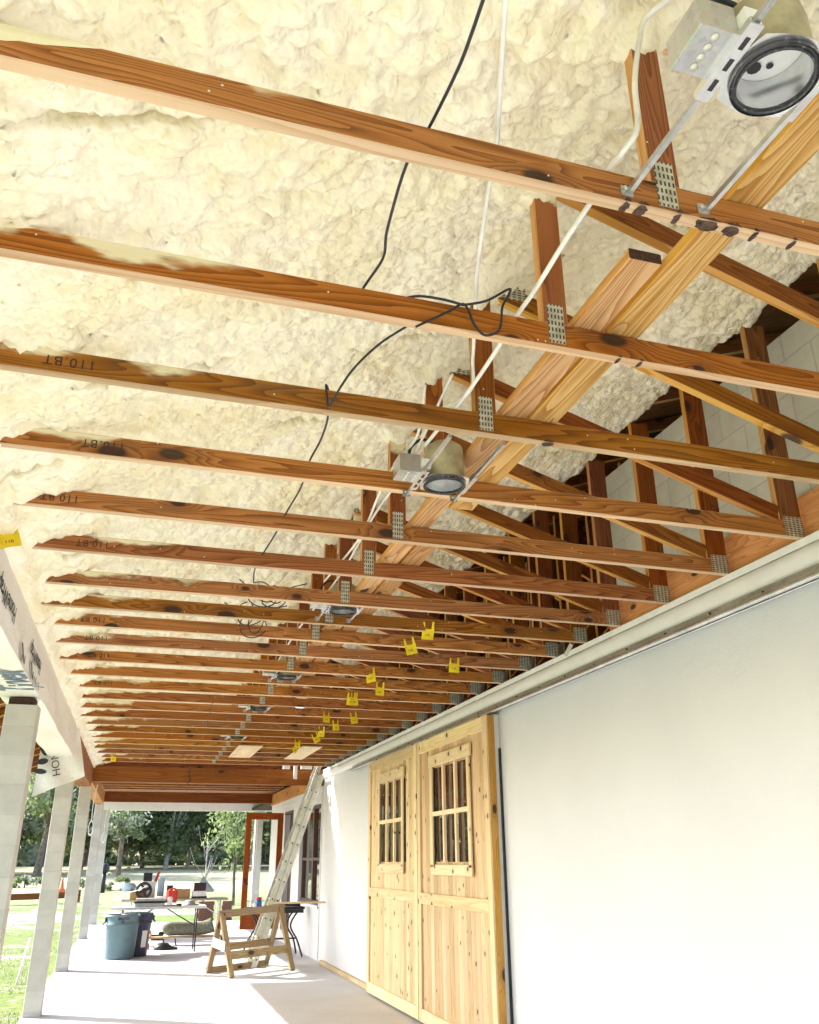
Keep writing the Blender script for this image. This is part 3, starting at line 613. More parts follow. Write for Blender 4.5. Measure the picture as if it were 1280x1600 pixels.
# ------------------------------------------------------------------ barn doors
def barn_door(y0,y1,wy0,wy1,lab,side=False):
    zt,zb,zm=1.25,-1.535,-.38; xf=3.01; root=empty('barn_door',(xf+.03,(y0+y1)/2,zb)); LO=(xf+.03,(y0+y1)/2,zb)
    def part(mb,nm,m): return wb(mb,nm,m,root,LO)
    # boards with a window hole (window y wy0..wy1, z -.03...0.9)
    wz0,wz1=-.02,.92
    b=MB(); y=y0+.02; random.seed(int(y0*100)); nb=int(y0*7)
    while y<y1-.02:
        b.vo=10*nb+.5
        ye=min(y+.118,y1-.02); uo=random.uniform(0,60); x=xf+.018; cy=(y+ye)/2
        segs=[(zb+.02,zt-.02)]
        if ye>wy0 and y<wy1: segs=[(zb+.02,wz0),(wz1,zt-.02)]
        for a_,c_ in segs:
            b.board((x+.011,cy,a_),(x+.011,cy,c_),(0,1,0),ye-y,.022,0,0,uo,.007)
        y=ye; nb+=1
    part(b,'plank_panel',M_door)
    def rail(p0,p1,up,wd,nm,th=.022,x=0): 
        b=MB(); b.board(p0,p1,up,wd,th,0,0); return part(b,nm,M_doore)
    xr=xf+.006
    rail((xr,y0+.05,zb),(xr,y0+.05,zt),(0,1,0),.10,'stile'); rail((xr,y1-.05,zb),(xr,y1-.05,zt),(0,1,0),.10,'stile')
    rail((xr,y0+.1,zt-.065),(xr,y1-.1,zt-.065),(0,0,1),.13,'top_rail'); rail((xr,y0+.1,zb+.06),(xr,y1-.1,zb+.06),(0,0,1),.12,'bottom_rail'); rail((xr,y0+.1,zm),(xr,y1-.1,zm),(0,0,1),.11,'middle_rail')
    # core/edge
    b=MB(); b.board((xf+.047,y0+.0,zb),(xf+.047,y0+.0,zt),(1,0,0),.058,.02,0,0); part(b,'door_edge',M_doorside)
    # window
    wf=MB()
    for p0,p1,up,wd in [((xf-.008,wy0-.02,wz0-.05),(xf-.008,wy0-.02,wz1+.02),(0,1,0),.075),((xf-.008,wy1+.02,wz0-.05),(xf-.008,wy1+.02,wz1+.02),(0,1,0),.075),((xf-.008,wy0-.09,wz1+.07),(xf-.008,wy1+.09,wz1+.07),(0,0,1),.12),((xf-.008,wy0-.06,wz0-.075),(xf-.008,wy1+.06,wz0-.075),(0,0,1),.10)]:
        wf.board(p0,p1,up,wd,.018,0,0)
    fr=part(wf,'window_frame',M_doore)
    mu=MB(); zz=(wz0+wz1)/2
    for k in (1,2): yy=wy0+(wy1-wy0)*k/3; mu.board((xf,yy,wz0),(xf,yy,wz1),(0,1,0),.045,.03,0,0)
    mu.board((xf+.0025,wy0,zz),(xf+.0025,wy1,zz),(0,0,1),.045,.03,0,0)
    mu.build('muntins',M_doore,fr)
    for i in range(3):
        for j in range(2):
            a=wy0+(wy1-wy0)*i/3;c=wy0+(wy1-wy0)*(i+1)/3;z0_=wz0+(wz1-wz0)*j/2;z1_=wz0+(wz1-wz0)*(j+1)/2
            p=MB(); tx=random.uniform(-.004,.004); p.face([(xf+.030+tx,a,z0_),(xf+.030,a,z1_),(xf+.030-tx,c,z1_),(xf+.030,c,z0_)]); p.build('pane',M_glassd,fr)
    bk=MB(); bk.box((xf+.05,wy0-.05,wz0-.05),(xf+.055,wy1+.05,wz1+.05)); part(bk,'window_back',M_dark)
    # hangers
    for yy in (y0+.25,y1-.3):
        hg=MB(); hg.box((xf+.03,yy-.02,zt-.05),(xf+.038,yy+.02,zt+.02)); hg.lathe([(0,-.012),(.014,-.012),(.014,.012),(0,.012)],(xf+.034,yy,zt+.01),(1,0,0),10); part(hg,'hanger',M_blackm)
    tag(root,lab,'door','pine barn doors on the sliding track')
barn_door(7.42,9.575,7.93,9.02,'right and nearer pine barn door leaf, beside the bare white wall')
barn_door(9.60,11.80,10.17,11.20,'left and farther pine barn door leaf, beside the short white wall')
b=MB(); b.box((3.08,7.44,FL),(3.144,7.50,1.26)); tag(b.build('door_jamb',M_white),'white jamb strip behind the right edge of the barn doors','jamb')
b=MB(); b.box((3.128,7.415,FL),(3.147,7.438,.95)); tag(b.build('weather_strip',M_black),'black strip down the wall beside the barn doors','strip')
# ------------------------------------------------------------------ tall window
tw=empty('tall_window',(W+.1,16.8,-.7)); LO=(W+.1,16.8,-.7); M_frame=simple('brown_window_frame',(.07,.035,.03),.45)
b=MB(); 
for p0,p1,up,wd in [((W+.09,WY0+.03,WZ0),(W+.09,WY0+.03,WZ1),(0,1,0),.06),((W+.09,WY1-.03,WZ0),(W+.09,WY1-.03,WZ1),(0,1,0),.06),((W+.09,WY0,WZ1-.03),(W+.09,WY1,WZ1-.03),(0,0,1),.06),((W+.09,WY0,WZ0+.03),(W+.09,WY1,WZ0+.03),(0,0,1),.06),((W+.09,WY0,.03),(W+.09,WY1,.03),(0,0,1),.05),((W+.085,16.75,WZ0),(W+.085,16.75,WZ1),(0,1,0),.10)]: b.board(p0,p1,up,wd,.06,0,0)
wb(b,'window_frame',M_frame,tw,LO)
for y0,y1 in ((WY0+.06,16.70),(16.80,WY1-.06)):
    for z0,z1 in ((WZ0+.06,.005),(.055,WZ1-.06)):
        b=MB(); b.face([(W+.10,y0,z0),(W+.10,y0,z1),(W+.10,y1,z1),(W+.10,y1,z0)]); wb(b,'pane',M_glassd,tw,LO)
b=MB(); b.box((W-.03,WY0-.02,WZ0-.035),(W+.14,WY1+.02,WZ0-.002)); wb(b,'sill',M_white,tw,LO)
tag(tw,'tall dark framed window in the white wall behind the ladder','window')
# ------------------------------------------------------------------ red glazed door, open
dr=empty('glazed_door',(3.1,19.8,-1.33)); LO=(3.1,19.8,-1.33)
b=MB(); x0,x1,z0,z1=2.285,3.10,-1.325,.985
for p0,p1,up,wd in [((x0+.06,19.8,z0),(x0+.06,19.8,z1),(1,0,0),.12),((x1-.06,19.8,z0),(x1-.06,19.8,z1),(1,0,0),.12),((x0+.12,19.8,z1-.07),(x1-.12,19.8,z1-.07),(0,0,1),.14),((x0+.12,19.8,z0+.2),(x1-.12,19.8,z0+.2),(0,0,1),.40)]: b.board(p0,p1,up,wd,.045,0,0)
wb(b,'door_frame',M_red,dr,LO)
b=MB(); b.face([(x0+.12,19.8,z0+.4),(x1-.12,19.8,z0+.4),(x1-.12,19.8,z1-.14),(x0+.12,19.8,z1-.14)]); wb(b,'glass_pane',M_glass,dr,LO)
b=MB(); b.box((x0+.235,19.775,z0+.4),(x0+.26,19.79,z1-.14)); b.box((x0+.12,19.775,-.80),(x1-.12,19.79,-.775)); wb(b,'glazing_bar',M_white,dr,LO)
b=MB(); b.box((x0+.03,19.765,-.42),(x0+.075,19.775,-.34)); b.tube([(x0+.05,19.77,-.45),(x0+.05,19.72,-.45),(x0+.12,19.71,-.45)],.01); wb(b,'latch',M_blackm,dr,LO)
tag(dr,'open red framed glass door at the far end of the house wall','door')
b=MB()
for p0,p1,up,wd in [((W+.03,DY0+.03,DZ0),(W+.03,DY0+.03,DZ1),(0,1,0),.06),((W+.03,DY0,DZ1-.03),(W+.03,DY1,DZ1-.03),(0,0,1),.06)]: b.board(p0,p1,up,wd,.08,0,0)
b.face([(W+.12,DY0,DZ0),(W+.12,DY0,DZ1),(W+.12,DY1,DZ1),(W+.12,DY1,DZ0)])
tag(b.build('door_opening_frame',M_frame),'dark frame of the doorway beside the red glass door','door frame')
# ------------------------------------------------------------------ ladder
ld=empty('extension_ladder',(2.0,15.2,FL)); LO=(2.0,15.2,FL)
def P2(t,o=0.):  # along the ladder
    a=Vector((1.955,0,FL)); e=Vector((3.035,0,1.60)); d=(e-a); n=Vector((d.z,0,-d.x)).normalized(); return a+d*t+n*o
def rail(t0,t1,o,y,w_,nm):
    b=MB(); p0=P2(t0,o);p1=P2(t1,o);p0.y=p1.y=y; a=(p1-p0).normalized(); u=a.cross(Vector((0,1,0))).normalized()
    h=w_/2; prof=[(-h,0),(h,0),(h,.028),(h-.012,.028),(h-.012,.006),(-h+.012,.006),(-h+.012,.028),(-h,.028)]
    if y>15.4: prof=[(p,-q) for p,q in prof][::-1]
    b.prism(prof,p0,a,u,Vector((0,1,0)),(p1-p0).length,0); return wb(b,nm,M_alu,ld,LO)
YA,YB=15.10,15.53
for y in (YA,YB): rail(0,.935,.045,y,.085,'base_rail')
for y in (YA+.03,YB-.03): rail(.02,1.0,-.045,y,.075,'fly_rail')
b=MB()
for k in range(11):
    for o_ in (.045,-.045):
        p=P2(.04+k*.0895,o_); b.tube([(p.x,YA-.006,p.z),(p.x,YB+.006,p.z)],.016,10)
wb(b,'rungs',M_alu,ld,LO)
b=MB()
for k in range(11):
    for o_ in (.045,-.045):
        p=P2(.04+k*.0895,o_); 
        if k*.0895<.89 or o_<0: b.lathe([(.013,0),(.012,.002),(0,.002)],(p.x,YA-.0065,p.z),(0,-1,0),10)
wb(b,'rung_ends',M_black,ld,LO)['kind']='stuff'
tag(ld,'aluminium extension ladder leaning right under the nearer red beam','ladder')
# ------------------------------------------------------------------ sawhorse
sh=empty('wooden_sawhorse',(1.9,14.6,FL)); LO=(1.9,14.6,FL)
E1=Vector((1.37,14.30,-.74)); E2=Vector((2.36,14.95,-.70)); d=(E2-E1).normalized(); sd_=Vector((d.y,-d.x,0)).normalized()
b=MB(); b.board(E1-d*.06,E2+d*.08,(0,0,1),.10,.045); wb(b,'top_beam',M_horse,sh,LO)
F1=[Vector((1.265,14.66,FL)),Vector((1.543,13.93,FL))]; F2=[Vector((2.231,15.37,FL)),Vector((2.527,14.53,FL))]
for E,F in ((E1,F1),(E2,F2)):
    for q in F:
        tp=E+(q-E)*.03+Vector((0,0,.03)); b=MB(); b.board(q+(tp-q)*.01,tp,d,.09,.04); wb(b,'leg',M_horse,sh,LO)
def rl(a,b_,ta,z,nm):
    b=MB(); A=a[0].lerp(a[1],ta);B=b_[0].lerp(b_[1],ta); b.board(A,B,(0,0,1),z,.03); wb(b,nm,M_horse,sh,LO)
rl((F1[1],E1),(F2[1],E2),.34,.11,'front_rail'); rl((F1[0],E1),(F2[0],E2),.42,.10,'rear_rail'); rl((F1[0],E1),(F2[0],E2),.05,.09,'foot_rail')
b=MB(); b.board(F1[0].lerp(E1,.5),F1[1].lerp(E1,.5),(0,0,1),.09,.025); wb(b,'end_brace',M_horse,sh,LO)
tag(sh,'weathered wooden sawhorse on the slab in front of the ladder','sawhorse')
b=MB(); b.board((2.2,15.0,-.63),(3.09,14.9,-.63),(0,1,0),.14,.025,0,0); tag(b.build('loose_board',M_ply),'pale loose board lying on the sawhorse and reaching to the wall','board')
b=MB(); b.board((1.28,14.42,-1.12),(1.42,14.02,-1.16),(0,0,1),.13,.012,0,0); tag(b.build('white_scrap',M_paper),'white scrap fixed to the left end of the sawhorse','scrap')
# black folding workbench
wbn=empty('folding_workbench',(2.5,16.7,FL)); LO=(2.5,16.7,FL)
b=MB(); b.box((2.02,16.5,-.80),(3.05,16.95,-.765),c=.008); b.box((2.05,16.46,-.86),(3.02,16.50,-.80)); wb(b,'top',M_black,wbn,LO)
for x,y in ((2.1,16.5),(2.1,16.92),(2.95,16.5),(2.95,16.92)):
    b=MB(); s_=-1 if x<2.5 else 1; b.tube(smooth_pts([(x,y,-.8),(x-s_*.15,y,-1.05),(x-s_*.02,y,-1.3),(x+s_*.06,y+(.1 if y>16.7 else -.1),FL+.01)]),.016); wb(b,'leg',M_blackm,wbn,LO)
b=MB(); b.tube([(2.1,16.7,-1.28),(2.95,16.7,-1.28)],.014); wb(b,'brace',M_blackm,wbn,LO)
tag(wbn,'black folding workbench behind the sawhorse','workbench')
cn=empty('spray_can',(2.23,16.6,-.765)); LO=(2.23,16.6,-.765)
b=MB(); b.lathe([(0,0),(.05,0),(.052,.02),(.052,.10),(.045,.125),(0,.13)],LO,(0,0,1),20); wb(b,'can_body',M_blue,cn,LO); b=MB(); b.lathe([(0,.13),(.05,.13),(.05,.165),(0,.17)],LO,(0,0,1),20); wb(b,'cap',M_redp,cn,LO)
tag(cn,'blue can with red cap on the black workbench by the ladder','can')
cn=empty('white_bottle',(2.17,16.55,-.765)); b=MB(); b.lathe([(0,0),(.035,0),(.035,.06),(.015,.08),(.015,.1),(0,.1)],(2.15,16.52,-.765)); wb(b,'bottle_body',M_paper,cn,(2.17,16.55,-.765)); tag(cn,'small white bottle left of the blue can on the workbench','bottle')
b=MB(); b.tube(smooth_pts([(2.45,16.7,-.72),(2.7,16.62,-.715),(2.98,16.6,-.73)]),[.03]*13,10); tag(b.build('black_tube',M_black),'black rolled tube lying on the workbench right of the ladder','tube')
# ------------------------------------------------------------------ bins
def bin_(x,y,mat,lab,sticker=False):
    r=empty('trash_can',(x,y,FL)); LO=(x,y,FL)
    b=MB(); b.lathe([(0,.004),(.235,.004),(.245,.02),(.275,.52),(.285,.53),(.285,.56),(.278,.57),(.283,.66),(.30,.672),(.30,.695),(.285,.70),(.27,.695),(.262,.60),(.23,.03),(0,.03)],LO,(0,0,1),40); wb(b,'can_body',mat,r,LO)
    for s_ in (-1,1):
        b=MB(); cx=x+s_*.285; b.tube(smooth_pts([(cx,y-.08,FL+.60),(cx+s_*.045,y-.07,FL+.56),(cx+s_*.045,y+.07,FL+.56),(cx,y+.08,FL+.60)]),.013); b.box((cx-.02,y-.09,FL+.59),(cx+.02+s_*.015,y+.09,FL+.66),c=.01); wb(b,'handle',M_black if mat is M_teal else mat,r,LO)
    if sticker:
        b=MB()
        seg=[(math.radians(a)) for a in range(-62,-34,4)]
        for i in range(len(seg)-1):
            a0,a1=seg[i],seg[i+1]; b.face([(x+.258*math.cos(a0),y+.258*math.sin(a0),FL+.15),(x+.258*math.cos(a1),y+.258*math.sin(a1),FL+.15),(x+.276*math.cos(a1),y+.276*math.sin(a1),FL+.42),(x+.276*math.cos(a0),y+.276*math.sin(a0),FL+.42)])
        wb(b,'paper_label',M_paper,r,LO)
    tag(r,lab,'trash can','round trash cans by the tables'); return r
r=bin_(-.055,17.32,M_teal,'teal round trash can standing in front by the tables')
for p in (text('BRUTE',.062,(-.14,17.033,FL+.625),(1,.0,0),(0,-.06,1),M_ink,r,bold=.002),text('32',.05,(-.085,17.028,FL+.575),(1,0,0),(0,-.06,1),M_ink,r,bold=.002)): p.matrix_parent_inverse=Matrix.Translation(-Vector((-.055,17.32,FL)))
bin_(.17,17.72,M_navy,'dark navy trash can tucked behind the teal one',True)
# ------------------------------------------------------------------ tables
def table(x0,x1,y0,y1,z,lab,topm,legm):
    r=empty('folding_table',((x0+x1)/2,(y0+y1)/2,FL)); LO=((x0+x1)/2,(y0+y1)/2,FL)
    b=MB(); b.box((x0,y0,z-.045),(x1,y1,z),c=.012); wb(b,'tabletop',topm,r,LO)
    for s_,x in ((1,x0+.22),(-1,x1-.16)):
        b=MB()
        for y in (y0+.06,y1-.06): b.tube([(x,y,z-.04),(x,y,FL+.01)],.0135)
        b.tube([(x,y0+.06,FL+.12),(x,y1-.06,FL+.12)],.011); b.tube([(x,y0+.06,z-.14),(x,y1-.06,z-.14)],.011); wb(b,'leg_frame',legm,r,LO)
        b=MB(); b.tube([(x,(y0+y1)/2-.03,z-.36),(x+s_*.55,(y0+y1)/2-.03,z-.05)],.010); wb(b,'brace',legm,r,LO)
    tag(r,lab,'table','folding tables at the far end'); return r
table(-.30,1.43,17.95,18.6,-.775,'nearer white folding table with black legs behind the trash cans',M_tabletop,M_blackm)
table(-.15,2.15,21.2,21.95,-.765,'farther folding table loaded with boxes and tools',simple('brown_tabletop',(.42,.38,.34),.5),M_alu)
def thing(name,loc,lab,cat,group=None): return tag(empty(name,loc),lab,cat,group)
def solo(name,mb,mat,lab,cat,group=None): return tag(mb.build(name,mat),lab,cat,group)
zt=-.775
b=MB(); b.box((.12,18.0,zt),(.66,18.25,zt+.06),c=.01); solo('long_case',b,M_grey,'grey long case lying on the nearer table','case','stacked long cases')
b=MB(); b.box((.10,18.0,zt+.061),(.69,18.25,zt+.09),c=.004); solo('dark_slab',b,M_black,'thin dark slab between the two grey long cases','slab')
b=MB(); b.box((.14,18.01,zt+.091),(.68,18.24,zt+.14),c=.01); solo('long_case',b,M_grey,'grey long case on top of the pair on the nearer table','case','stacked long cases')
r=thing('red_tool',(.77,18.08,zt),'red power tool with a looped handle on the nearer table','tool'); LO=(.77,18.08,zt)
b=MB(); b.box((.68,18.0,zt+.06),(.87,18.14,zt+.27),c=.03); b.lathe([(0,-.03),(.075,-.03),(.08,0),(.075,.03),(0,.03)],(.80,18.06,zt+.14),(0,1,0),20); wb(b,'housing',M_redp,r,LO)
b=MB(); b.tube(smooth_pts([(.70,18.07,zt+.18),(.72,18.07,zt+.27),(.80,18.07,zt+.30),(.87,18.07,zt+.25),(.87,18.07,zt+.16)]),.014); wb(b,'handle',M_redp,r,LO)
b=MB(); b.box((.62,17.99,zt+.001),(.92,18.16,zt+.018)); wb(b,'base_plate',M_redp,r,LO); b=MB(); b.box((.70,17.985,zt+.02),(.80,18.02,zt+.085),c=.01); b.lathe([(0,-.01),(.05,-.01),(.05,.01),(0,.01)],(.75,17.99,zt+.12),(0,1,0),16); wb(b,'blade_guard',M_paper,r,LO)
b=MB(); b.lathe([(0,.0),(.17,.0),(.175,.012),(.10,.03),(.095,.075),(.06,.095),(0,.098)],(1.13,18.2,zt),(0,0,1),28); solo('straw_hat',b,M_grey,'pale grey hat lying on the right of the nearer table','hat')
b=MB(); b.tube([(.88,18.05,zt+.02),(.97,18.03,zt+.02)],.02,10); solo('black_plug',b,M_black,'small black cylinder right of the red tool','cap')
zt=-.765
b=MB(); 
for k in range(6):
    x=-.30+k*.11; b.board((x,21.1,zt+.02+.045*k+.02*math.sin(k)),(x+.118,21.1,zt+.02+.045*(k+1)+.02*math.sin(k+1)),(0,1,0),.40,.006,0,0)
solo('paper_sheet',b,M_paper,'big white sheet curling off the left end of the farther table','sheet')
b=MB(); b.box((.02,21.25,zt),(.36,21.5,zt+.16),c=.006); solo('cardboard_box',b,M_card,'cardboard box under the black reel on the farther table','box','cardboard boxes')
r=thing('black_reel',(.30,21.15,zt+.24),'black spoked reel standing on the farther table','reel'); LO=(.30,21.15,zt+.24)
for yy in (21.10,21.22):
    b=MB(); n=28
    for k in range(n):
        a0,a1=2*math.pi*k/n,2*math.pi*(k+1)/n
        for ra,rb in ((.12,.175),(.0,.05)):
            b.face([(.30+rb*math.cos(a0),yy,zt+.18+rb*math.sin(a0)),(.30+rb*math.cos(a1),yy,zt+.18+rb*math.sin(a1)),(.30+ra*math.cos(a1),yy,zt+.18+ra*math.sin(a1)),(.30+ra*math.cos(a0),yy,zt+.18+ra*math.sin(a0))])
    for k in range(4): a=k*math.pi/2+.4; b.board((.30+.04*math.cos(a),yy,zt+.18+.04*math.sin(a)),(.30+.13*math.cos(a),yy,zt+.18+.13*math.sin(a)),(-math.sin(a),0,math.cos(a)),.06,.006,0,0)
    wb(b,'reel_flange',M_black,r,LO)
b=MB(); b.lathe([(.07,0),(.07,.12)],(.30,21.10,zt+.18),(0,1,0),20); wb(b,'reel_core',M_black,r,LO)
b=MB(); b.box((.24,21.55,zt),(.55,21.85,zt+.36),c=.01); solo('white_carton',b,M_paper,'white carton standing behind the black reel','carton')
b=MB(); b.box((.27,21.56,zt+.362),(.46,21.8,zt+.54),c=.01); solo('black_case',b,M_black,'black case on top of the white carton','case')
b=MB(); b.board((.50,21.6,zt+.22),(.60,21.6,zt+.56),(1,0,0),.06,.04,0,0); solo('red_level',b,M_redp,'red bar leaning upright beside the white carton','tool')
b=MB(); b.box((.60,21.5,zt),(.74,21.75,zt+.44),c=.03); solo('blue_bag',b,M_lblue,'light blue upright bag right of the red bar','bag')
b=MB(); b.lathe([(0,0),(.13,0),(.17,.09),(.12,.16),(0,.18)],(-.02,21.55,zt+.16),(0,0,1),12); solo('grey_bundle',b,M_lblue,'crumpled grey blue bundle left of the black reel','bundle')
b=MB(); b.tube([(.55,21.3,zt+.03),(1.0,21.3,zt+.03)],.028,10); solo('white_roll',b,M_paper,'white roll lying across the farther table','roll')
r=thing('cardboard_box',(1.13,21.4,zt),'open cardboard box in the middle of the farther table','box','cardboard boxes'); LO=(1.13,21.4,zt)
b=MB(); b.box((.97,21.3,zt),(1.31,21.6,zt+.19),c=.004); wb(b,'box_body',M_card,r,LO); b=MB(); b.board((.95,21.45,zt+.22),(1.14,21.45,zt+.195),(0,1,0),.3,.005,0,0); b.board((1.16,21.45,zt+.195),(1.34,21.45,zt+.23),(0,1,0),.3,.005,0,0); wb(b,'box_flap',M_paper,r,LO)
b=MB(); b.box((.80,21.4,zt),(.93,21.55,zt+.27),c=.01); solo('dark_box',b,M_black,'small dark box left of the open cardboard box','box')
b=MB(); b.box((1.36,21.25,zt+.0),(1.68,21.55,zt+.04),c=.005); solo('black_tray',b,M_black,'thin black tray under the white and brown box','tray')
b=MB(); b.box((1.37,21.26,zt+.041),(1.67,21.54,zt+.15),c=.004); solo('white_box',b,M_paper,'white box lying on the black tray','box')
b=MB(); b.box((1.39,21.28,zt+.151),(1.65,21.52,zt+.32),c=.004); solo('brown_case',b,simple('dark_brown',(.05,.025,.025),.6),'dark brown case on top of the white box','case')
b=MB(); b.face([(1.42,21.7,zt+.10),(1.86,21.65,zt+.12),(1.60,21.72,zt+.45)]); b.face([(1.42,21.7,zt+.10),(1.60,21.72,zt+.45),(1.55,22.0,zt+.3)]); b.face([(1.60,21.72,zt+.45),(1.86,21.65,zt+.12),(1.9,21.95,zt+.15),(1.55,22.0,zt+.3)])
solo('blue_tarp',b,M_lblue,'folded pale blue tarp peaked behind the dark brown case','tarp')
# low bench with rug, odds on floor
r=thing('low_bench',(1.2,19.6,FL),'low bench under the tables carrying the rolled rug','bench'); LO=(1.2,19.6,FL)
b=MB(); b.board((.30,19.6,FL+.15),(2.0,19.6,FL+.15),(0,1,0),.28,.03); wb(b,'bench_top',M_horse,r,LO)
for x in (.75,.98,1.9):
    b=MB(); b.tube([(x,19.55,FL+.14),(x+.03,19.5,FL+.005)],.012); b.tube([(x,19.65,FL+.14),(x+.03,19.7,FL+.005)],.012); wb(b,'leg',M_blackm,r,LO)
b=MB(); b.tube(smooth_pts([(.74,19.6,FL+.25),(.85,19.6,FL+.30),(1.2,19.62,FL+.30),(1.5,19.6,FL+.30),(1.72,19.58,FL+.36)],5),[.05,.08,.10,.115,.12]+[.125]*11+[.13,.13,.135,.14,.14],14); solo('rolled_rug',b,M_rug,'grey green rolled rug on the low bench','rug')
r=thing('extension_cord_reel',(.42,19.4,FL),'orange extension cord bundle behind the bins','cord'); b=MB(); 
for k in range(7): b.tube([( .42+.08*math.cos(a)+rnd.uniform(-.01,.01),19.45+.01*k,FL+.22+.08*math.sin(a)) for a in [2*math.pi*j/14 for j in range(15)]],.012,6,caps=False)
wb(b,'coil',M_orange,r,(.42,19.4,FL))
b=MB(); b.lathe([(0,0),(.055,0),(.055,.10),(0,.10)],(.42,18.9,FL+.001),(0,0,1),18); solo('red_tin',b,M_redp,'red and white tin on the slab right of the navy can','tin')
b=MB(); b.lathe([(0,0),(.16,0),(.17,.05),(.10,.11),(0,.12)],(.72,18.75,FL+.001),(0,0,1),14); b.tube([(.72,18.7,FL+.03),(1.0,18.65,FL+.02)],[.05,.02],8); solo('black_bag',b,M_black,'slumped black bag on the slab under the nearer table','bag')
b=MB(); b.box((.55,21.0,FL+.001),(.80,21.2,FL+.10),c=.03); b.box((.70,20.95,FL+.10),(.82,21.1,FL+.16),c=.02); solo('black_tool',b,M_blackm,'black tool standing on the slab beneath the tables','tool')
# ------------------------------------------------------------------ light housings
def housing(ya,yb):
    r=empty('light_housing',(0,0,0))
    b=MB(); b.lathe([(.088,0),(.088,.12),(.082,.165),(.055,.185),(0,.187)],(0,0,.006),(0,0,1),40); wb(b,'outer_can',M_canout,r,(0,0,0))
    b=MB(); b.lathe([(.092,-.006),(.092,.004),(.078,.004),(.078,-.010),(.082,-.010)],(0,0,0),(0,0,1),40); wb(b,'trim_ring',M_ring,r,(0,0,0))
    b=MB(); b.lathe([(.079,-.008),(.077,.085)],(0,0,0),(0,0,1),40); wb(b,'inner_can',M_galvl,r,(0,0,0))
    b=MB(); b.lathe([(.077,.086),(.02,.090),(0,.090)],(0,0,0),(0,0,1),40); wb(b,'reflector_plate',M_white,r,(0,0,0))
    b=MB()
    for x,y,q in ((-.025,-.02,.008),(.03,.03,.008),(.0,.045,.016)): b=MB(); b.lathe([(q,0),(0,0)],(x,y,.0845),(0,0,1),10); wb(b,'screw_hole',M_black,r,(0,0,0))
    b=MB(); n=32; S=[(-.115,-.115),(.115,-.115),(.115,.115),(-.115,.115)]
    pts=[]
    for k in range(n):
        a=2*math.pi*k/n; c_,s_=math.cos(a),math.sin(a); m_=max(abs(c_),abs(s_)); pts.append(((.090*c_,.090*s_),(.102*c_/m_**.45,.099*s_/m_**.45)))
    for k in range(n):
        (i0,o0),(i1,o1)=pts[k],pts[(k+1)%n]; b.face([(i0[0],i0[1],.006),(o0[0],o0[1],.006),(o1[0],o1[1],.006),(i1[0],i1[1],.006)])
    wb(b,'mounting_plate',M_galvl,r,(0,0,0))
    for s_ in (-1,1):
        b=MB(); b.prism([(-.006,-.008),(.006,-.008),(.006,.008),(-.006,.008)],Vector((s_*.112,ya,.022)),Vector((0,1,0)),Vector((1,0,0)),Vector((0,0,1)),yb-ya,0); b.box((s_*.112-.010,-.09,.008),(s_*.112+.010,.09,.032)); br=wb(b,'hanger_bar',M_galv,r,(0,0,0))
        b=MB(); b.box((s_*.112-.022,yb-.004,.008),(s_*.112+.012,yb-.0005,.040)); b.tube([(s_*.112-.015,yb-.01,.03),(s_*.112+.0,yb-.002,.03)],.005,6); o=b.build('foot',M_galv,br)
    b=MB(); b.box((-.128,-.095,.004),(-.098,.095,.009)); b.box((-.131,-.095,.004),(-.128,.095,.022)); wb(b,'slotted_channel',M_galvl,r,(0,0,0))
    for k in range(3):
        b=MB(); y=-.065+.052*k; b.box((-.118,y,.0025),(-.108,y+.028,.0037)); wb(b,'slot',M_black,r,(0,0,0))
    b=MB(); b.box((-.215,-.055,.02),(-.125,.055,.10),c=.003); jb=wb(b,'junction_box',M_galv,r,(0,0,0))
    b=MB()
    for k in range(4): b.lathe([(.010,0),(.010,.0015),(0,.002)],(-.17,-.036+k*.024,.0195),(0,0,-1),12)
    b.build('knockouts',M_alu,jb)['kind']='stuff'
    b=MB(); b.tube(smooth_pts([(-.16,.0,.10),(-.15,.0,.16),(-.10,.0,.205),(-.04,.0,.195)]),.007,8); wb(b,'conduit',M_cable,r,(0,0,0))
    b=MB(); b.box((-.122,-.08,.034),(-.086,.0,.075)); b.box((-.1235,-.07,.042),(-.1222,-.03,.066)); wb(b,'spec_label',M_paper,r,(0,0,0))
    return r
hs=[(1.130,1.013,1.53),(1.11,3.10,1.488),(1.165,5.32,1.535),(1.155,7.58,1.53),(1.135,9.35,1.53),(1.16,11.75,1.53)]
hl=['nearest recessed light housing in the top right corner of the picture','second light housing, hung low in front of the fourth truss with its tan can showing','third light housing, only its bright oval ring showing under the planks','fourth light housing with two slanting bars, below the coiled wires','fifth light housing with a square box, left of the yellow tags','farthest light housing, small, left above the plywood sheets']
for i,p in enumerate(hs):
    q=min([y for y in TY if y>p[1]]); pv=max([y for y in [.805]+TY if y<p[1]])+.038; t=housing(pv-p[1],q-p[1]); t.location=p; tag(t,hl[i],'light housing','recessed light housings between the trusses')
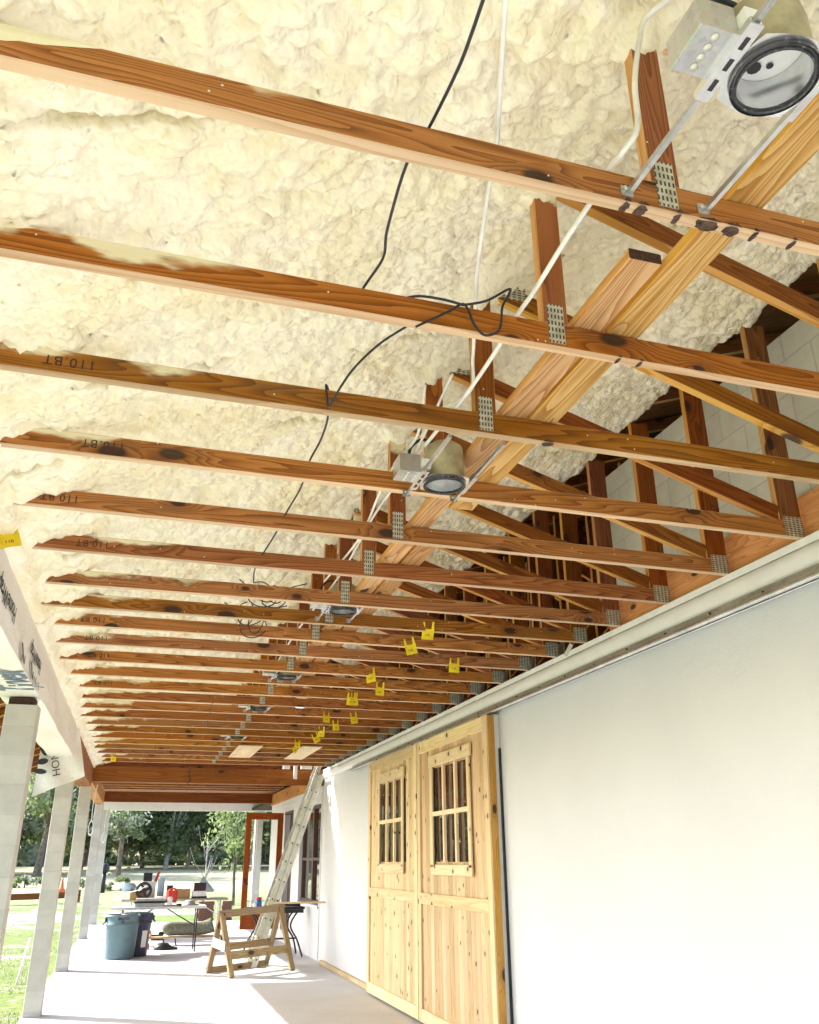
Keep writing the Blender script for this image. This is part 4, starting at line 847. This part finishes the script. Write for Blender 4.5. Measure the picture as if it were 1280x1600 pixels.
# ------------------------------------------------------------------ cables
def cable(name,pts,r,m,lab,sm=6):
    b=MB(); b.tube(smooth_pts(pts,sm),r,8); return tag(b.build(name,m),lab,'cable')
cable('white_cable',[(.50,.9,1.735),(.575,1.137,1.72),(.639,1.319,1.71),(.711,1.521,1.715),(.745,1.652,1.72),(.778,1.772,1.72),(.851,2.021,1.72),(.93,2.25,1.70),(1.0,2.45,1.70),(1.08,2.70,1.71),(1.02,3.0,1.75),(1.05,3.4,1.72),(1.03,4.0,1.69),(1.07,5.0,1.68),(1.05,6.5,1.68),(1.08,8.,1.68)],.0065,M_cablew,'white cable running the length of the porch beside the truss posts')
cable('white_cable',[(1.03,1.04,1.64),(1.09,1.08,1.85),(1.12,1.2,2.05),(1.071,1.3,2.067),(1.035,1.3,1.97),(.999,1.3,1.80),(.987,1.3,1.644),(.965,1.34,1.60),(.975,1.42,1.625),(.986,1.52,1.625),(.99,1.69,1.625),(1.0,1.92,1.622),(1.0,2.06,1.621),(1.01,2.3,1.615),(1.015,2.6,1.62),(.99,3.0,1.61)],.0075,M_cablew,'white cable looping from the nearest light housing over the truss boards')
cable('white_cable',[(1.02,2.72,1.80),(1.0,2.95,1.70),(.97,3.1,1.60),(.955,3.15,1.56)],.006,M_cablew,'thin white cable dropping to the second light housing box')
cable('white_cable',[(.93,2.8,1.78),(.96,3.0,1.66),(.93,3.24,1.63),(.95,3.6,1.63),(1.0,4.2,1.63),(.97,5.,1.63)],.006,M_cablew,'white cable crossing another behind the third truss')
cable('black_cable',[(.49,.85,1.63),(.501,1.091,1.63),(.505,1.165,1.63),(.507,1.262,1.63),(.494,1.429,1.625),(.477,1.56,1.63),(.488,1.78,1.61),(.511,1.912,1.62),(.489,2.08,1.62),(.50,2.12,1.57),(.54,2.10,1.555),(.60,2.07,1.60),(.66,2.055,1.622),(.732,2.032,1.61),(.802,2.028,1.600)],.0042,M_cable,'black cable hanging over the first two trusses to the looped knot')
cable('black_cable',[(.80,2.03,1.60),(.883,2.03,1.634),(.963,2.03,1.696),(.962,2.03,1.675),(.937,2.03,1.621),(.922,2.03,1.533),(.871,2.03,1.503),(.836,2.03,1.54),(.821,2.03,1.585),(.80,2.03,1.604),(.753,2.03,1.566),(.648,2.03,1.49)],.0042,M_cable,'knotted black loop of cable hanging on the second truss')
cable('black_cable',[(.76,2.12,1.66),(.72,2.30,1.70),(.64,2.42,1.68),(.57,2.50,1.62),(.53,2.55,1.56),(.506,2.63,1.52),(.50,2.64,1.56),(.495,2.65,1.62),(.52,2.72,1.625),(.547,2.867,1.60),(.556,3.064,1.6),(.556,3.30,1.62),(.562,3.545,1.6),(.547,3.856,1.6),(.538,4.181,1.6),(.508,4.735,1.6),(.541,5.114,1.62)],.0042,M_cable,'black cable hooked on the third truss and running on to the seventh')
for i,(x,y) in enumerate(((.66,5.3),(.62,5.85))):
    b=MB(); rr=random.Random(i)
    for k in range(4):
        cx_,cz_,ra,rb_,ph=x+rr.uniform(-.06,.06),1.585+rr.uniform(-.05,.05),rr.uniform(.03,.10),rr.uniform(.05,.09),rr.uniform(0,3); q=[(cx_+ra*math.cos(a)*math.cos(ph)-rb_*math.sin(a)*math.sin(ph),y+.03*k+.02*math.sin(a*2),cz_+ra*math.cos(a)*math.sin(ph)+rb_*math.sin(a)*math.cos(ph)) for a in [2*math.pi*j/12 for j in range(12)]]
        b.tube(smooth_pts(q,2),.004,6,caps=False)
    b.tube(smooth_pts([(x-.2,y-.1,1.66),(x-.05,y,1.60),(x+.1,y,1.65),(x+.25,y,1.70)]),.004,6)
    tag(b.build('cable_coil',M_cable),['upper tangled black cable coil behind the seventh truss','lower tangled black cable coil near the eighth truss'][i],'cable')
cable('black_cable',[(.62,9.0,1.53),(.60,9.3,1.40),(.60,9.5,1.34)],.003,M_cable,'thin black string hanging from the mid trusses left of the light housings')
cable('black_cable',[(.78,15.58,1.52),(.77,15.57,1.38),(.80,15.57,1.30),(.76,15.56,1.25),(.79,15.57,1.20)],.006,M_cable,'black wire hanging over the nearer red cross beam')
for i,(x,y) in enumerate(((-.70,15.62),(-.68,21.8))):
    b=MB(); b.tube(smooth_pts([(x,y,1.2),(x-.03,y-.02,.9),(x-.02,y-.03,.62)]),.007,6)
    for k in range(3): b.tube([(x-.02+.035*math.cos(a),y-.03+.01*k,.52+(.10+.01*k)*math.sin(a)) for a in [2*math.pi*j/14 for j in range(15)]],.006,6,caps=False)
    tag(b.build('rope_coil',M_cablew),['white rope coil hanging before the third pier','white rope coil hanging before the fourth pier'][i],'rope','white rope coils')
# ------------------------------------------------------------------ yellow tags
def tag_mesh(sd=0):
    q_=random.Random(sd); k1,k2,k3=q_.uniform(-.5,.5),q_.uniform(-1.2,1.2),q_.uniform(.5,1.3)
    b=MB(); o=[(-.05,0),(.05,0),(.052,.085),(.048,.145),(.032,.145),(.028,.095),(.012,.082),(-.010,.080),(-.026,.092),(-.032,.140),(-.046,.138),(-.05,.085)]
    o=[(x,z-.09) for x,z in o]
    def bend(x,z): return .012*k1*math.sin(z*30)+k2*x*x*3.0+.012*k3*x*z*20+(.35*max(0,z)*k1)
    nx,nz=8,8
    for i in range(nx):
        for j in range(nz):
            q=[]
            for a_,c_ in ((i,j),(i+1,j),(i+1,j+1),(i,j+1)):
                x=-.05+.1*a_/nx; z=-.09+.088*c_/nz; q.append((x,bend(x,z),z))
            b.face(q,smooth=True); b.face([(p[0],p[1]+.0015,p[2]) for p in q][::-1],smooth=True)
    for x0,x1,zt_ in ((-.05,-.028,.052),(.026,.048,.058)):
        q=[(x0,bend(x0,-.002),-.002),(x1,bend(x1,-.002),-.002),(x1-.003,bend(x1,zt_),zt_),(x0+.003,bend(x0,zt_),zt_)]; b.face(q); b.face([(p[0],p[1]+.0015,p[2]) for p in q][::-1])
    r=empty('plastic_tag'); wb(b,'tag_sheet',M_yellow,r,(0,0,0)); 
    p=text('110',.028,(-.026,bend(0,-.05)-.0035,-.062),(1,0,0),(0,-.12*k1,1),M_ink,r); return r
tp=[(1.86,5.42,8,'largest of the small ones, hanging right of the ring light','second row'),(1.87,5.87,-14,''),(2.43,6.52,3,''),(1.85,7.12,-8,''),(2.10,7.60,3,''),(1.96,8.25,5,''),(1.99,8.41,-2,''),(1.95,9.38,2,''),(2.27,9.84,-12,''),(2.19,10.5,-6,''),(2.13,11.02,4,''),(2.17,11.42,-30,''),(2.03,12.02,5,''),(2.12,12.95,30,''),(-.46,14.2,2,'')]
tl=['yellow tag on the eighth truss, nearest of the row over the barn doors','crumpled yellow tag just left of the nearest tag of the row','yellow tag hanging farthest right in the row over the barn doors','tilted yellow tag between the fourth light housing and the wall','yellow tag beside the tilted one, nearer the wall','upper yellow tag of the first overlapping pair','lower yellow tag of the first overlapping pair','yellow tag alone left of the tilted tag near the track','tilted yellow tag nearest the track end','yellow tag above the second overlapping pair','upper yellow tag of the second overlapping pair','lower folded yellow tag of the second overlapping pair','yellow tag hanging just above the right plywood sheet','bent yellow tag lying against the right plywood sheet','lone yellow tag by the left end of the nearer red cross beam']
for i,(x,y,a,_,*__) in enumerate(tp):
    t=tag_mesh(i+3); t.scale=(.88,1,.88)
    yy=min(TY,key=lambda q:abs(q-.01-y))-.012; t.location=(x,yy,H+.015); t.rotation_euler=(0,R_(a),R_(random.uniform(-38,38))); tag(t,tl[i],'tag','yellow tags hung on the trusses')
t=tag_mesh(1); t.location=(-.745,4.20,1.475); t.rotation_euler=(R_(-25),R_(-18),R_(8)); t.scale=(.95,1,.95); tag(t,'big yellow tag marked with numbers at the left picture edge','tag','yellow tags hung on the trusses')
# metal hangers at far truss ends
hm=None
for i in range(8,24):
    if hm is None:
        b=MB(); b.box((W-.045,-.004,-.006),(W-.002,.042,-.003)); b.board((W-.03,.0,.0),(W+.0,.0,.10),(1,0,0),.03,.004,0,0); b.board((W+.01,-.01,-.01),(W+.03,-.02,.16),(1,0,0),.035,.003,0,0); hm=o=b.build('joist_hanger',M_galv)
    else: o=hm.copy(); C.objects.link(o)
    o.location=(-.002,TY[i],H); tag(o,'steel hanger at the wall end of the %s truss'%ORD[i+1],'hanger','steel hangers at the wall ends of the far trusses')
# small dangling strap near wall head
b=MB(); b.board((3.0,5.62,1.50),(2.93,5.60,1.40),(1,0,0),.03,.004,0,0); solo('white_strap',b,M_paper,'short white strap dangling beside the wall head band','strap')
# ------------------------------------------------------------------ yard: fence, pole, cone, posts
fn=thing('board_fence',(-5,38,gz(38)),'brown board fence with two rails beyond the piers','fence'); LO=(-5,38,gz(38))
for z,h_ in ((-1.22,.22),(-1.62+.02,.14)):
    b=MB(); b.board((-9,35.4,z),(-1.9,38.6,z+.04),(0,0,1),h_,.05); wb(b,'fence_rail',M_beam,fn,LO)
for x,y in ((-9,35.45),(-5.4,37.1),(-1.9,38.65)):
    b=MB(); b.box((x-.06,y+.03,gz(y)-.1),(x+.06,y+.13,-1.0)); wb(b,'fence_post',M_beam,fn,LO)
b=MB(); b.tube([(-1.47,15.3,-1.70),(-1.42,15.9,-1.1)],.02,8); solo('white_pole',b,M_paper,'thin white pole standing in the grass between the first piers','pole')
b=MB(); b.lathe([(.17,0),(.17,.02),(.11,.03),(.03,.50),(0,.51)],(-2.95,44.2,gz(44.2)+.2),(0,0,1),16); b.box((-3.15,44.0,gz(44.2)),(-2.75,44.4,gz(44.2)+.2),c=.02); solo('traffic_cone',b,M_orange,'orange cone on the grass beyond the second pier','cone')
b=MB(); 
for k in range(5):
    for j in range(3): b.box((2.05+.155*j-.02*(k%2),28.6,gz(28)+.113*k),(2.20+.155*j-.02*(k%2),28.8,gz(28)+.113*k+.11),c=.01)
solo('brick_stack',b,M_brick,'stack of brown bricks on the grass behind the farther table','bricks','brick stacks')
b=MB()
for k in range(5):
    for j in range(2): b.box((2.75+.155*j-.02*(k%2),28.6,gz(28)+.113*k),(2.90+.155*j-.02*(k%2),28.8,gz(28)+.113*k+.11),c=.01)
solo('brick_stack',b,M_brick,'narrower brick stack left of the red door','bricks','brick stacks')
b=MB(); b.tube([(-1.2,45,gz(45)-.05),(-1.22,45,gz(45)+.9)],.10,8); b.lathe([(0,0),(.2,.05),(.22,.25),(.1,.4),(0,.42)],(-1.22,45,gz(45)+.85),(0,0,1),10); solo('garden_post',b,M_black,'dark post with a round top beside the far left pier','post')
# ------------------------------------------------------------------ trees
def crown(cx,cy,cz,rx,ry,rz,n,s,seed,mats,clumps=26):
    rr=np.random.RandomState(seed); b=MB(); cl=[]
    for k in range(clumps):
        d=rr.normal(size=3); d/=np.linalg.norm(d); q=rr.rand()**.45; cl.append((cx+d[0]*rx*q,cy+d[1]*ry*q,cz+d[2]*rz*q,(.22+.26*rr.rand())*min(rx,rz),mats[rr.randint(len(mats))]))
    for i in range(n):
        c=cl[rr.randint(clumps)]; d=rr.normal(size=3); d/=np.linalg.norm(d); q=rr.rand()**.4*c[3]; p=np.array(c[:3])+d*q*np.array([1.25,1.25,.8]); 
        a=rr.normal(size=3);a/=np.linalg.norm(a); e=np.cross(a,rr.normal(size=3)); e/=np.linalg.norm(e); ss=s*(.5+rr.rand())
        b.v+=[tuple(p-a*ss),tuple(p+e*ss*.5),tuple(p+a*ss),tuple(p-e*ss*.5)]; m=len(b.v); b.f.append((m-4,m-3,m-2,m-1)); b.uv.append([(0,0)]*4); b.m.append(int(c[4]) if rr.rand()<.85 else int(mats[rr.randint(len(mats))])); b.sm.append(False)
    return b,cl
def tree(x,y,h,r,n,s,seed,mats,lab,bark=M_bark,tr=.22,base=.32,nm='oak_tree',group='trees along the field edge'):
    z=gz(y); root=thing(nm,(x,y,z),lab,'tree',group); LO=(x,y,z); cz=z+h*(base+(1-base)/2)
    b,cl=crown(x,y,cz,r,r,h*(1-base)/2*1.05,n,s,seed,mats); wb(b,'crown',LEAF,root,LO)
    b=MB(); rr=random.Random(seed); top=z+h*base*1.15; ln=rr.uniform(-.4,.4)
    b.tube(smooth_pts([(x,y,z-.1),(x+ln*.3,y,z+h*base*.5),(x+ln,y,top),(x+ln*1.3,y,z+h*.75)],4),[tr*1.4]+[tr]*3+[tr*.9]*5+[tr*.6]*2+[tr*.3]*2,8)
    for c in cl[:7]: b.tube([(x+ln,y,top),((x+ln+c[0])/2,(y+c[1])/2,(top+c[2])/2+.2),c[:3]],[tr*.45,tr*.28,tr*.1],6)
    wb(b,'trunk',bark,root,LO)
# px -> x at distance y : x=y*(px-206.6)*.000653
tl_=[(-60,74,12,4.5,[0,1,1],'dark leafy tree far left beyond the nearest piers'),(20,70,11,4.2,[2,1,2,3],'mossy green tree between the first and second pier'),(78,78,13,4.4,[1,3,0],'green oak between the second and third pier'),(128,80,12,4.3,[0,1],'dark oak behind the third pier'),
 (185,82,14,5.0,[0,0,1],'dark broad oak at the left of the far opening'),(222,84,12,4.0,[2,3,3],'bright green tree left of the middle of the far opening'),(258,80,13,4.6,[2,1,2,3],'mossy pale oak with a light forked trunk in the far opening'),(292,86,12,4.5,[2,2,2,1],'grey mossy tree in the middle of the far opening'),(326,82,11,4.0,[2,3,3],'green tree behind the bare sapling'),(362,84,12,4.6,[0,1,3],'leafy tree left of the red door'),(402,80,13,4.4,[0,1,2],'tree seen through the glass of the red door'),(450,78,12,4.5,[0,1],'dark tree hidden mostly by the house corner')]
for i,(px,y,h_,r_,m_,lab) in enumerate(tl_): tree(y*(px-206.6)*.000653,y,h_*.72,r_,5200,.22,20+i,m_,lab,M_barkl if i in (6,7) else M_bark,.20,.10 if i!=6 else .16)
tree(-.80,60,4.8,1.5,1500,.13,61,[2,1,2],'small mossy tree with a dark trunk standing alone in the field',M_bark,.16,.42,'field_tree','trees standing in the field')
tree(-6.1,66,9,3.4,2200,.2,62,[1,3,2],'leaning tree with a dark trunk seen beside the second pier',M_bark,.26,.30,'field_tree','trees standing in the field')
tree(3.75,35,4.2,1.15,1500,.085,63,[3,1,3],'leafy young tree overhanging left of the red door',M_bark,.06,.25,'young_tree','trees standing in the field')
# bare sapling with a stake
r=thing('bare_sapling',(2.35,31,gz(31)),'thin bare sapling tied to a dark stake before the field','sapling'); LO=(2.35,31,gz(31)); b=MB(); z=gz(31); rr=random.Random(4)
b.tube([(2.35,31,z),(2.36,31,z+1.2),(2.34,31,z+2.3)],[.03,.024,.012],6)
for k in range(11):
    a=rr.uniform(0,6.28); z0=z+1.0+rr.random()*1.1; l_=.4+rr.random()*.6; b.tube([(2.35,31,z0),(2.35+math.cos(a)*l_*.4,31+math.sin(a)*l_*.4,z0+l_*.5),(2.35+math.cos(a)*l_*.6,31+math.sin(a)*l_*.6,z0+l_)],[.014,.009,.004],5)
wb(b,'branches',M_barkl,r,LO); b=MB(); b.box((2.30,30.9,z),(2.36,30.96,z+.95)); wb(b,'stake',M_black,r,LO)
# shrubs at the left field edge
rs=random.Random(9)
for i,(x,y) in enumerate(((-6.8,50),(-5.2,51),(-4.0,49),(-1.9,48),(-.9,47))):
    z=gz(y); root=thing('low_shrub',(x,y,z),['low shrub farthest left beyond the fence','low shrub behind the middle of the fence','low shrub right of the fence behind the second pier','low shrub behind the third pier','low shrub behind the far left pier'][i],'shrub','low shrubs beyond the fence')
    b,cl=crown(x,y,z+.35,.9,.6,.45,700,.07,80+i,[1,3,2,1],12); wb(b,'foliage',LEAF,root,(x,y,z)); b=MB(); b.tube([(x,y,z-.05),(x,y,z+.4)],[.05,.02],5); wb(b,'stem',M_bark,root,(x,y,z))
# far wood
rr=np.random.RandomState(5); b=MB()
for i in range(26000):
    x=rr.uniform(-45,45); y=rr.uniform(96,112); z=gz(y)+ (rr.rand()**1.1)*(12+3*math.sin(x*.35)+2*math.sin(x*.9+1)); p=np.array([x,y,z]); a=rr.normal(size=3);a/=np.linalg.norm(a); e=np.cross(a,rr.normal(size=3)); e/=np.linalg.norm(e); ss=.35+rr.rand()*.45
    b.v+=[tuple(p-a*ss),tuple(p+e*ss*.6),tuple(p+a*ss),tuple(p-e*ss*.6)]; m=len(b.v); b.f.append((m-4,m-3,m-2,m-1)); b.uv.append([(0,0)]*4); b.m.append(int([2,1,3,2,3][int(rr.rand()*5)])); b.sm.append(False)
tag(b.build('far_wood',LEAF),'dense dark wood closing the far side of the field','wood',kind='stuff')
for o in list(bpy.data.objects):
    if o.parent is None and o.type in ('MESH','EMPTY') and not o.get('label'): print('NOLABEL',o.name)
